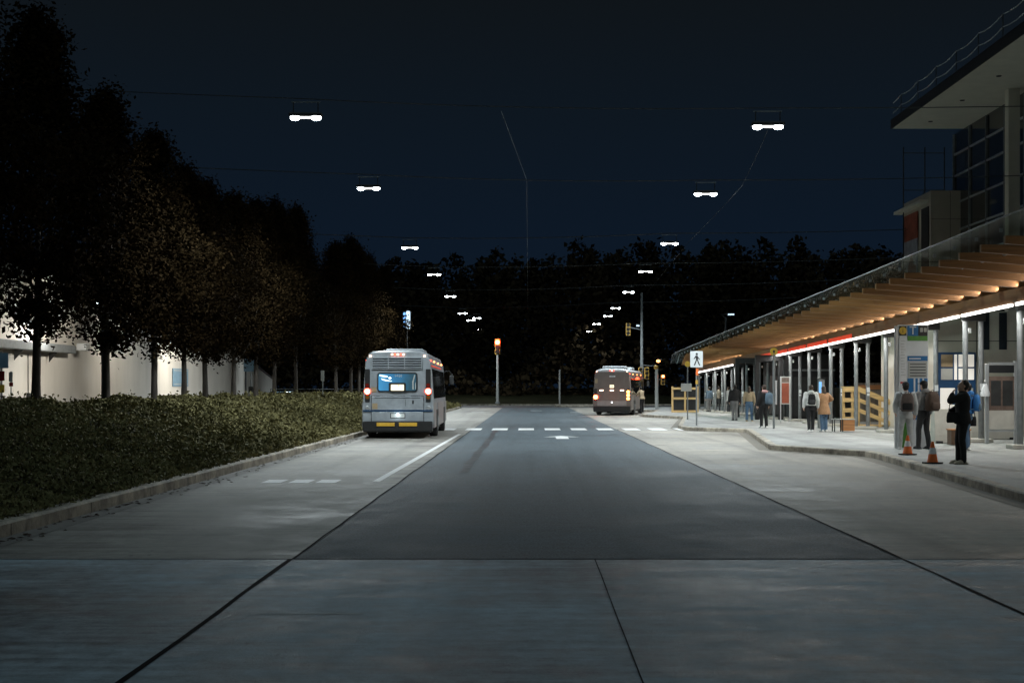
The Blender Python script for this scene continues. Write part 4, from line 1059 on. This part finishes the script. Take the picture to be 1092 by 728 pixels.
# yellow hoarding at the far end
t = thing('timber_hoarding', 'yellow timber framed hoarding at the far end of the platform', 'fence', (9.75, 96, .15))
t.rotation_euler = (0, 0, 0)
for x in (0, .85, 1.7): MB().box(x-.06, x+.06, -.06, .06, 0, 1.75).build('post', M['pine_v'], t)
for z in (1.62, .95, .08): MB().box(-.06, 1.76, -.09, -.061, z-.08, z+.06).build('rail', M['pine'], t)
MB().box(-.05, 1.75, .0-.02, .02, .1, 1.6).build('panel', M['dark_gap'], t)

# ------------------------------------------------------------------ signals and poles at the far end
def signal_head(parent, x, z, lit, m='sig_yellow', s=1., edge=False):
    h = MB().box(x-.19*s, x+.19*s, -.16, .16, z-.5*s, z+.5*s).build('signal_head', M[m], parent, bevel=.03)
    for k, zz in enumerate((.33, 0, -.33)):
        mm = M['e_redhot'] if (lit and k == 0) else M['black']
        MB().disc_y((x, z+zz*s), .13*s, -.20, -.161, 16).build('lens', mm, h)
        MB().loft([[(x+.15*s*math.cos(q), -.161-d, z+zz*s+.15*s*math.sin(q)) for q in [PI*k2/8 for k2 in range(9)]] for d in (0, .22)], False, None, True, False).build('visor', M['black'], h)
    return h
t = thing('traffic_signal', 'lone traffic signal showing red on a pale pole across the road', 'traffic light', (-3.25, 152, .1))
MB().tube([(0, 0, 0), (0, 0, 6.1)], [.16, .11], 12).build('pole', M['sign_grey'], t)
MB().lathe([(.28, 0), (.28, .12), (.2, .3)], 14).build('pole_base', M['steel'], t)
h = MB().box(-.28, .28, -.16, .16, 5.3, 7.0).build('signal_head', M['sig_yellow'], t, bevel=.04)
for k, zz in enumerate((6.62, 6.12, 5.62)): MB().disc_y((0, zz), .24, -.25, -.161, 18).build('lens', M['e_redhot'] if k == 0 else M['black'], h)
light('POINT', (0, -.7, 6.6), 60, (1., .08, .03), t, shadow_soft_size=.2)
t = thing('bare_post', 'thin pale post alone on the far verge', 'post', (3.35, 150.5, .1)); MB().tube([(0, 0, 0), (0, 0, 3.6)], .09, 10).build('pole', M['sign_grey'], t); MB().lathe([(.1, 3.6), (.1, 3.66), (.03, 3.7)], 10).build('cap', M['steel'], t)
t = thing('signal_mast', 'tall pole with a small white lamp and a yellow signal on a short arm', 'traffic light', (9.6, 120, .15))
MB().tube([(0, 0, 0), (0, 0, 9.7)], [.16, .09], 12).build('pole', M['steel'], t)
MB().tube([(0, 0, 6.55), (-.9, 0, 6.75), (-1.2, 0, 6.75)], .05, 8).build('arm', M['steel'], t)
signal_head(t, -1.15, 6.6, False, s=1.05)
MB().box(-.48, -.14, -.08, .08, 6.95, 7.02).build('lamp_head', M['steel'], t); MB().box(-.44, -.2, -.07, .07, 6.86, 6.948).build('lens', M['e_bluewhite'], t)
signal_head(t, .42, 2.9, False, s=1.0); MB().box(.15, .42, .0-.04, .04, 3.3, 3.38).build('bracket', M['steel'], t)
signal_head(t, -.12, 2.95, False, s=.9)
t = thing('traffic_signal', 'short signal post with a red lit head at the canopy end', 'traffic light', (10.05, 111, .15))
MB().tube([(0, 0, 0), (0, 0, 3.2)], [.14, .12], 12).build('pole', M['sign_grey'], t)
MB().ball((-.05, 0, 3.25), .19, 12).build('pole_cap', M['sig_yellow'], t)
signal_head(t, .48, 2.3, True, s=.8); MB().box(.14, .3, -.03, .03, 2.3, 2.36).build('bracket', M['steel'], t)
MB().tube([(-.05, 0, 3.35), (-1.2, 0, 3.45)], .03, 6).build('arm', M['steel'], t)
t = thing('canopy_end_lamp', 'small orange lamp at the tip of the canopy', 'lamp', (9.55, 101.5, 3.72))
MB().box(-.3, 0, -.08, .08, .06, .14).build('bracket', M['steel_dark'], t); MB().ball((-.25, -.02, 0), (.14, .1, .1), 10).build('lens', M['e_amber'], t)
t = thing('street_light', 'small lit street light on a thin arm behind the canopy', 'lamp', (16.4, 118, 0))
MB().tube([(0, 0, 0), (0, 0, 7.6), (-.4, 0, 7.9), (.3, 0, 7.95)], [.1, .07, .05, .04], 8).build('pole', M['steel_dark'], t); MB().box(.1, .75, -.12, .12, 7.96, 8.04).build('lamp_head', M['steel_dark'], t); MB().box(.2, .7, -.1, .1, 7.86, 7.957).build('lens', M['e_bluewhite'], t)
t = thing('lit_sign', 'tall narrow blue lit sign on a pole above the parked grey bus', 'sign', (-10.3, 121, .2))
MB().tube([(.0, 0, 0), (.0, 0, 8.3)], .07, 10).build('pole', M['steel_dark'], t)
q = MB().prism(rrect(-.33, .33, 6.55, 8.2, .12), -.28, -.09).build('sign_case', M['steel_dark'], t)
MB().prism(rrect(-.04, .30, 6.62, 8.14, .1), -.287, -.281).build('pale_panel', M['e_bluewhite'], q)
for z in (6.75, 7.1, 7.45, 7.8): MB().prism(rrect(-.29, -.09, z, z+.22, .05), -.287, -.281).build('blue_panel', M['e_blue'], q)

# ------------------------------------------------------------------ people
def remeshed(mb, name, m, parent, voxel=.012, smooth=4):
    me = mb.mesh('tmp'); o = bpy.data.objects.new('tmp', me); col.objects.link(o)
    r = o.modifiers.new('r', 'REMESH'); r.mode = 'VOXEL'; r.voxel_size = voxel; r.use_smooth_shade = True
    s = o.modifiers.new('s', 'SMOOTH'); s.iterations = smooth; s.factor = .5
    dg = bpy.context.evaluated_depsgraph_get()
    nm = bpy.data.meshes.new_from_object(o.evaluated_get(dg)); nm.name = name
    bpy.data.objects.remove(o)
    nm.polygons.foreach_set('use_smooth', [True]*len(nm.polygons))
    nm.materials.clear(); nm.materials.append(m)
    ob = bpy.data.objects.new(name, nm); col.objects.link(ob)
    if parent: ob.parent = parent
    return ob
def ell_loft(mb, secs, n=16):
    """secs: (cx, cy, z, rx, ry)"""
    mb.loft([[(cx+rx*math.cos(2*PI*k/n), cy+ry*math.sin(2*PI*k/n), z) for k in range(n)] for cx, cy, z, rx, ry in secs], True)
def chain(mb, pts, rad, n=12):
    pts = [Vector(p) for p in pts]
    for a, b, ra, rb in zip(pts[:-1], pts[1:], rad[:-1], rad[1:]):
        mb.tube([a, b], [ra, rb], n)
    for p, r in zip(pts, rad): mb.ball(p, r*.995, 12)
def hand(mb, w, d, nrm, side, curl=.5):
    w = Vector(w); d = Vector(d).normalized(); nrm = Vector(nrm); nrm = (nrm-d*nrm.dot(d)).normalized(); s = d.cross(nrm).normalized()*side
    for k in range(5): 
        q = (k-2)*.0165
        mb.tube([w+s*q*.6, w+d*.045+s*q, w+d*.09+s*q*1.05], [.015, .0165, .0135], 8)
    for k, L in enumerate((.068, .078, .072, .056)):
        q = (k-1.5)*.0225; p = w+d*.088+s*q; dd = (d+s*(k-1.5)*.07).normalized(); pts = [p]
        for j in range(3):
            dd = (dd*math.cos(curl*.55)+nrm*math.sin(curl*.55)).normalized(); p = p+dd*L/3*1.15; pts.append(p)
        mb.tube(pts, [.0092, .0088, .008, .0068], 8)
    p = w+d*.025-s*.034; mb.tube([p, p-s*.022+d*.026+nrm*.012, p-s*.026+d*.058+nrm*.028, p-s*.018+d*.078+nrm*.036], [.0125, .0115, .0098, .0075], 8)

def person(label, x, y, rz, H=1.75, z=.155, top='c_black', legs='c_char', shoe='c_black', hair='hair', skin='skin', coat=.92, hood=False, long_hair=False, cap=None,
           feet=((-.10, .0), (.10, .02)), arms=None, lean=0., head_pitch=0., head_yaw=0., bulk=1., knees=(.03, .03), fine=.011, flare=0., group='people on the platform'):
    s = H/1.75
    t = thing('person', label, 'person', (x, y, z), rz, group); t.scale = (s, s, s)
    L = lambda zz: lean*max(0, zz-.9)            # forward lean of the trunk above the hips
    arms = arms or {}
    E = {}; Wr = {}; Hd = {}
    for k, sg in (('l', -1), ('r', 1)):
        a = arms.get(k, {})
        E[k] = Vector(a.get('e', (sg*.25, -.03+L(1.17), 1.16))); Wr[k] = Vector(a.get('w', (sg*.265, .06+L(.95), .915)))
        Hd[k] = a
    sh = {k: Vector((sg*.185, L(1.42), 1.415)) for k, sg in (('l', -1), ('r', 1))}
    hips = {k: Vector((sg*.09, 0, .90)) for k, sg in (('l', -1), ('r', 1))}
    ank = {'l': Vector((feet[0][0], feet[0][1], .085)), 'r': Vector((feet[1][0], feet[1][1], .085))}
    kn = {k: (hips[k]+ank[k])/2+Vector((0, kb_+.01, .01)) for k, kb_ in (('l', knees[0]), ('r', knees[1]))}
    torso = [(0, 0, .86, .155, .11), (0, 0, .95, .165, .115), (0, L(1.08), 1.08, .135, .095), (0, L(1.22)+.005, 1.22, .155, .112), (0, L(1.34), 1.34, .175, .115), (0, L(1.42), 1.42, .16, .092), (0, L(1.47), 1.475, .075, .065)]
    hc = Vector((0, L(1.63)+.015, 1.625))
    Rh = Matrix.Translation(hc+Vector((0, 0, -.10))) @ Matrix.Rotation(head_yaw, 4, 'Z') @ Matrix.Rotation(head_pitch, 4, 'X') @ Matrix.Translation((0, 0, .10))
    # body: one continuous surface
    b = MB(); ell_loft(b, torso)
    b.tube([(0, L(1.45)-.01, 1.43), (0, L(1.53), 1.54), hc+Vector((0, -.01, -.03))], [.07, .058, .06], 14)
    hb = MB()
    hb.ball((0, -.012, .022), (.077, .094, .105), 18)
    hb.ball((0, .018, -.045), (.062, .075, .078), 16)
    hb.ball((0, .052, -.095), (.034, .032, .028), 12)
    hb.tube([(0, .084, .012), (0, .106, -.022), (0, .088, -.034)], [.010, .015, .012], 8)
    hb.ball((0, .085, -.066), (.026, .014, .012), 10)
    for sg in (-1, 1):
        hb.ball((sg*.078, -.012, -.008), (.012, .022, .034), 10)
        hb.ball((sg*.03, .078, .034), (.028, .014, .010), 8)
    b.add([Rh @ Vector(p) for p in hb.v], hb.f, None, True)
    for k, sg in (('l', -1), ('r', 1)):
        chain(b, [sh[k], E[k], Wr[k]], [.056, .042, .030])
        a = Hd[k]; d = a.get('d', (Wr[k]-E[k])); nn = a.get('n', (-sg, 0.2, 0))
        hand(b, Wr[k], d, nn, sg, a.get('curl', .55))
        chain(b, [hips[k], kn[k], ank[k]], [.088, .058, .042])
        b.tube([ank[k]+Vector((0, -.03, -.04)), ank[k]+Vector((sg*.008, .08, -.05)), ank[k]+Vector((sg*.012, .15, -.06))], [.04, .038, .022], 10)
    bo = remeshed(b, 'body', M[skin], t, fine, 2)
    for sg in (-1, 1):
        e = MB().ball((sg*.031, .083, .012), (.013, .008, .007), 8); e.v = [tuple(Rh @ Vector(p)) for p in e.v]; e.build('eye', M['eye'], t)
    mo = MB().ball((0, .098, -.066), (.022, .006, .006), 8); mo.v = [tuple(Rh @ Vector(p)) for p in mo.v]; mo.build('mouth', M['lip'], t)
    # hair
    h = MB()
    h.ball((0, -.036, .042), (.088, .092, .098), 18)
    h.ball((0, -.050, -.015), (.080, .065, .085), 14)
    if long_hair: h.tube([(0, -.06, 0), (0, -.085, -.12), (0, -.095, -.24)], [.075, .085, .05], 14)
    h.v = [tuple(Rh @ Vector(p)) for p in h.v]; ho = remeshed(h, 'hair', M[hair], t, .012, 3)
    if cap:
        c = MB(); c.ball((0, -.018, .062), (.094, .106, .082), 18); c.prism([(-.07, .06), (.07, .06), (.05, .17), (0, .185), (-.05, .17)], .055, .072, 'z')
        c.v = [tuple(Rh @ Vector(p)) for p in c.v]; remeshed(c, 'cap', M[cap], t, .012, 2)
    # jacket
    j = MB(); g = .032*bulk
    secs = [(cx, cy, z_, rx+g*1.0, ry+g*1.05) for cx, cy, z_, rx, ry in torso if z_ > 1.0]
    low = [(0, 0, coat, .172+g+flare, .125+g+flare), (0, 0, (coat+1.02)/2, .168+g+flare*.5, .122+g+flare*.5)] if coat < .98 else [(0, L(coat), coat, .15+g, .11+g)]
    ell_loft(j, low+secs)
    j.tube([(0, L(1.46), 1.43), (0, L(1.5), 1.525)], [.10+g*.4, .074], 14)
    for k in 'lr':
        wv = E[k].lerp(Wr[k], .93)
        chain(j, [sh[k]+Vector((0, 0, -.005)), sh[k].lerp(E[k], .5)+Vector((0, -.005, 0)), E[k], E[k].lerp(wv, .5), wv], [.066+g*.6, .060+g*.55, .054+g*.5, .048+g*.45, .040+g*.4])
    if hood: j.ball((0, L(1.5)-.085, 1.485), (.125, .085, .075), 14); j.ball((0, L(1.5)-.06, 1.45), (.15, .10, .06), 14)
    jo = remeshed(j, 'jacket', M[top], t, .014, 3)
    zp = MB()   # zip / front seam and cuffs make the jacket read
    # trousers
    p = MB()
    ell_loft(p, [(0, 0, .80, .165, .125), (0, 0, .88, .178, .13), (0, 0, .97, .172, .122), (0, L(1.06), 1.05, .15, .108)])
    for k in 'lr':
        a0 = ank[k]+Vector((0, 0, -.03))
        chain(p, [hips[k]+Vector((0, 0, -.03)), hips[k].lerp(kn[k], .5), kn[k], kn[k].lerp(a0, .45)+Vector((0, -.012, 0)), a0], [.103, .092, .074, .069, .062])
    remeshed(p, 'trousers', M[legs], t, .014, 3)
    for k, sg in (('l', -1), ('r', 1)):
        f = MB(); a = ank[k]
        f.tube([a+Vector((0, -.055, -.045)), a+Vector((0, -.01, -.035)), a+Vector((sg*.008, .08, -.045)), a+Vector((sg*.014, .165, -.058))], [.046, .055, .046, .030], 12)
        f.box(a.x-.045, a.x+.048, a.y-.095, a.y+.19, .0, .03)
        remeshed(f, 'shoe', M[shoe], t, .011, 3)
    return t

def place(t, local):
    m = Matrix.Translation(t.location) @ Matrix.Rotation(t.rotation_euler.z, 4, 'Z') @ Matrix.Scale(t.scale[0], 4)
    return m @ Vector(local)
def backpack(t, label, m, m2, off=(0, -.235, 1.02), w=.30, h=.46, d=.17, tilt=0.):
    loc = place(t, off)
    r = thing('backpack', label, 'backpack', loc, t.rotation_euler.z); r.scale = t.scale
    b = MB(); n = 20
    secs = []
    for z, kx, ky in ((0, .80, .75), (.03, .95, .95), (h*.4, 1.02, 1.05), (h*.75, .95, .9), (h*.93, .75, .65), (h, .4, .35)):
        pts = []
        for k in range(n):
            q = 2*PI*k/n; c, s_ = math.cos(q), math.sin(q); p_ = .55
            pts.append((w/2*kx*math.copysign(abs(c)**p_, c), d/2*ky*math.copysign(abs(s_)**p_, s_), z))
        secs.append(pts)
    b.loft(secs, True); b.build('bag_body', M[m], r)
    q = MB(); secs = []
    for z, kx, ky in ((.04, .65, .8), (.07, .78, 1), (h*.38, .78, 1), (h*.46, .66, .6)):
        secs.append([(w/2*kx*math.copysign(abs(math.cos(a))**.6, math.cos(a)), -d*.42+d*.26*ky*math.copysign(abs(math.sin(a))**.6, math.sin(a)), z) for a in [2*PI*k/n for k in range(n)]])
    q.loft(secs, True); q.build('pocket', M[m2], r)
    MB().tube([(-.04, 0, h-.02), (-.03, -.01, h+.035), (.03, -.01, h+.035), (.04, 0, h-.02)], .009, 8).build('handle', M[m2], r)
    for sg in (-1, 1):
        MB().tube([(sg*.10, d*.35, h-.05), (sg*.125, .19, h+.005), (sg*.135, .36, h-.06), (sg*.15, .385, h-.2), (sg*.15, .24, .08), (sg*.13, d*.4, .05)], .014, 8).build('strap', M[m2], r)
    return r
def handbag(t, label, m, off, w=.34, h=.27, d=.13, strap=None):
    loc = place(t, off); r = thing('shoulder_bag', label, 'bag', loc, t.rotation_euler.z); r.scale = t.scale
    MB().loft([[(d/2*k*math.copysign(abs(math.cos(a))**.5, math.cos(a)), w/2*kk*math.copysign(abs(math.sin(a))**.5, math.sin(a)), z) for a in [2*PI*q/20 for q in range(20)]] for z, k, kk in ((0, .8, .9), (.03, 1, 1), (h*.6, .95, .98), (h*.95, .6, .9), (h, .35, .85))], True).build('bag_body', M[m], r)
    MB().tube(strap or [(0, -w*.35, h-.02), (0, -w*.28, h+.16), (0, w*.28, h+.16), (0, w*.35, h-.02)], .011, 8).build('strap', M[m], r)
    return r

# man in black, side on, hand at his mouth
t = person('man in a black coat standing in profile, hand raised to his mouth', 9.02, 29.5, R(86), 1.74, top='c_black', legs='c_black', shoe='c_shoe', coat=.83, feet=((-.08, .0), (.09, .07)), fine=.008,
           arms={'l': dict(e=(-.20, .30, 1.32), w=(-.11, .235, 1.45), d=(.45, -.25, .75), n=(.35, -.8, .2), curl=.9), 'r': dict(e=(.26, .04, 1.17), w=(.13, .22, 1.10), d=(-.4, .25, -.8), curl=1.2)}, head_pitch=R(10), bulk=1.25, flare=.01)
handbag(t, 'black shoulder bag held in front of the man in black', 'c_black', (-.04, .20, .86), .28, .22, .15)
t = person('person in a bright blue jacket and jeans standing behind the man in black', 11.22, 36.3, R(62), 1.70, top='c_blue', legs='c_jean', shoe='c_white', coat=.95, hood=True, bulk=1.3, head_yaw=R(10),
           arms={'l': dict(e=(-.34, .12, 1.22), w=(-.2, .34, 1.25)), 'r': dict(e=(.3, .02, 1.18), w=(.22, .22, 1.05))})
backpack(t, 'blue backpack on the person standing behind the man in black', 'c_blue', 'c_slate', w=.30, h=.44)
handbag(t, 'small black bag hanging at the side of the person in blue', 'c_black', (.30, -.05, .62), .24, .25, .1)
t = person('person in pale grey sweatpants and a dark cap, back turned, waiting beside the totem', 9.72, 36.6, R(-6), 1.73, top='c_lgrey', legs='c_lgrey', shoe='c_white', coat=1.0, cap='c_black', feet=((-.15, .02), (.13, -.02)), bulk=1.1, fine=.010,
           arms={'l': dict(e=(-.27, -.02, 1.17), w=(-.25, .14, .98))})
backpack(t, 'dark floral backpack on the person in pale sweatpants', 'c_floral', 'c_black', w=.34, h=.48, off=(0, -.25, .99))
t = person('person in dark trousers and a grey hooded top talking beside the totem', 10.27, 36.9, R(28), 1.76, top='c_grey', legs='c_char', shoe='c_char', coat=1.0, hood=True, cap='c_black', feet=((-.16, .03), (.14, -.04)), bulk=1.15, fine=.010)
backpack(t, 'large brown backpack on the person in dark trousers', 'c_brown', 'c_brown', w=.38, h=.50, d=.24, off=(.04, -.27, .98))
# couple
t = person('person in a white hooded jacket walking away with black trousers', 10.35, 52.0, R(-4), 1.70, top='c_white', legs='c_black', shoe='c_white', coat=.98, hood=True, hair='hair_b', feet=((-.08, -.10), (.08, .16)), bulk=1.5, knees=(.06, .05))
backpack(t, 'small black backpack on the person in the white jacket', 'c_black', 'c_char', w=.28, h=.40, off=(0, -.26, 1.02))
person('person in a tan coat and jeans leaning close to the person in white', 10.87, 52.2, R(22), 1.66, top='c_tan', legs='c_jean', shoe='c_white', coat=.66, hair='hair_b', long_hair=True, feet=((-.07, .02), (.07, -.02)), bulk=1.4, flare=.05, lean=.08,
       arms={'r': dict(e=(.38, .04, 1.25), w=(.30, .26, 1.12)), 'l': dict(e=(-.30, .05, 1.18), w=(-.32, .25, 1.1))})
t = person('person in a dark jacket with a pink hood beside the yellow disc pole', 9.46, 57.0, R(20), 1.72, top='c_black', legs='c_black', shoe='c_white', coat=.9, hair='hair_b', bulk=1.3, feet=((-.09, .05), (.09, -.05)))
backpack(t, 'slate blue backpack on the person beside the yellow disc pole', 'c_slate', 'c_slate', w=.34, h=.46, off=(.1, -.25, .98))
h = MB(); h.ball((0, -.07, 1.48), (.14, .11, .075), 14); hd = h.build('hood', M['c_pink'], t)
t = person('person in a brown and beige top with wide blue jeans on the platform', 10.7, 68.8, R(-15), 1.68, top='c_beige', legs='c_jean', shoe='c_beige', coat=1.0, hair='hair_b', long_hair=True, feet=((-.12, -.02), (.14, .06)), bulk=1.3)
handbag(t, 'dark bag hanging low beside the person in wide jeans', 'c_char', (.32, .0, .45), .3, .3, .14)
t = person('person in a black hooded jacket and grey trousers walking along the platform', 10.32, 71.0, R(5), 1.78, top='c_black', legs='c_grey', shoe='c_char', coat=.95, hood=True, feet=((-.05, .12), (.06, -.1)), bulk=1.7, knees=(.05, .05))
handbag(t, 'dark carrier bag in the left hand of the person in the black hood', 'c_char', (-.30, .04, .42), .28, .34, .14)
person('person in a grey jacket and dark trousers bending forward among the far group', 13.0, 97.5, R(-40), 1.74, top='c_khaki', legs='c_char', coat=.92, lean=.25, bulk=1.4, feet=((-.14, 0), (.14, .05)), arms={'r': dict(e=(.3, .28, 1.15), w=(.26, .5, 1.1))}, fine=.014)
person('person in a pale blue top at the outer side of the far group', 12.55, 98.5, R(30), 1.70, top='c_slate', legs='c_grey', coat=.95, bulk=1.3, fine=.014)
person('person in a pale grey coat between the farthest columns', 13.9, 98.6, R(10), 1.70, top='c_lgrey', legs='c_grey', coat=.75, bulk=1.4, hair='hair_b', fine=.014)
person('person in a beige jacket leaning at the door of the far bus', 7.75, 96.5, R(45), 1.72, top='c_beige', legs='c_black', coat=.9, lean=.2, bulk=1.4, arms={'l': dict(e=(-.26, .25, 1.2), w=(-.2, .5, 1.2)), 'r': dict(e=(.28, .22, 1.2), w=(.2, .48, 1.15))}, fine=.014)

# ------------------------------------------------------------------ sky and render settings
w = bpy.data.worlds.new('World'); sc.world = w; w.use_nodes = True
nt = w.node_tree; bg = nt.nodes['Background']
sky = nt.nodes.new('ShaderNodeTexSky'); sky.sky_type = 'NISHITA'; sky.sun_disc = False
sky.sun_elevation = R(-7.0); sky.sun_rotation = R(190); sky.altitude = 0; sky.air_density = 1.0; sky.dust_density = .6; sky.ozone_density = 2.5
nt.links.new(sky.outputs[0], bg.inputs['Color']); bg.inputs['Strength'].default_value = .054
mx = nt.nodes.new('ShaderNodeMixRGB'); mx.blend_type = 'ADD'; mx.inputs[0].default_value = 1; mx.inputs[2].default_value = (0, 0, 0, 1)
gc = nt.nodes.new('ShaderNodeTexCoord'); gx = nt.nodes.new('ShaderNodeSeparateXYZ'); gr = nt.nodes.new('ShaderNodeValToRGB')
nt.links.new(gc.outputs['Generated'], gx.inputs[0]); nt.links.new(gx.outputs['Z'], gr.inputs[0]); nt.links.new(gr.outputs[0], mx.inputs[2])
e = gr.color_ramp.elements; e[0].position = .10; e[0].color = (.068, .155, .32, 1); e[1].position = .30; e[1].color = (.085, .112, .128, 1)
e2 = e.new(.19); e2.color = (.074, .140, .235, 1)
nt.links.new(sky.outputs[0], mx.inputs[1]); nt.links.new(mx.outputs[0], bg.inputs['Color'])
sun = bpy.data.lights.new('sun', 'SUN'); so = bpy.data.objects.new('sun', sun); col.objects.link(so)
sun.energy = .27; sun.angle = R(50); sun.color = (.62, .88, 1.); so.rotation_euler = (R(35), R(10), 0)
sc.view_settings.view_transform = 'Standard'; sc.view_settings.look = 'None'; sc.view_settings.exposure = .15; sc.view_settings.gamma = 1
sc.render.engine = 'CYCLES'
cy = sc.cycles; cy.use_denoising = True
try: cy.denoiser = 'OPENIMAGEDENOISE'
except Exception: pass
cy.max_bounces = 5; cy.diffuse_bounces = 3; cy.glossy_bounces = 3; cy.transparent_max_bounces = 8; cy.sample_clamp_indirect = 3.; cy.caustics_reflective = False; cy.caustics_refractive = False
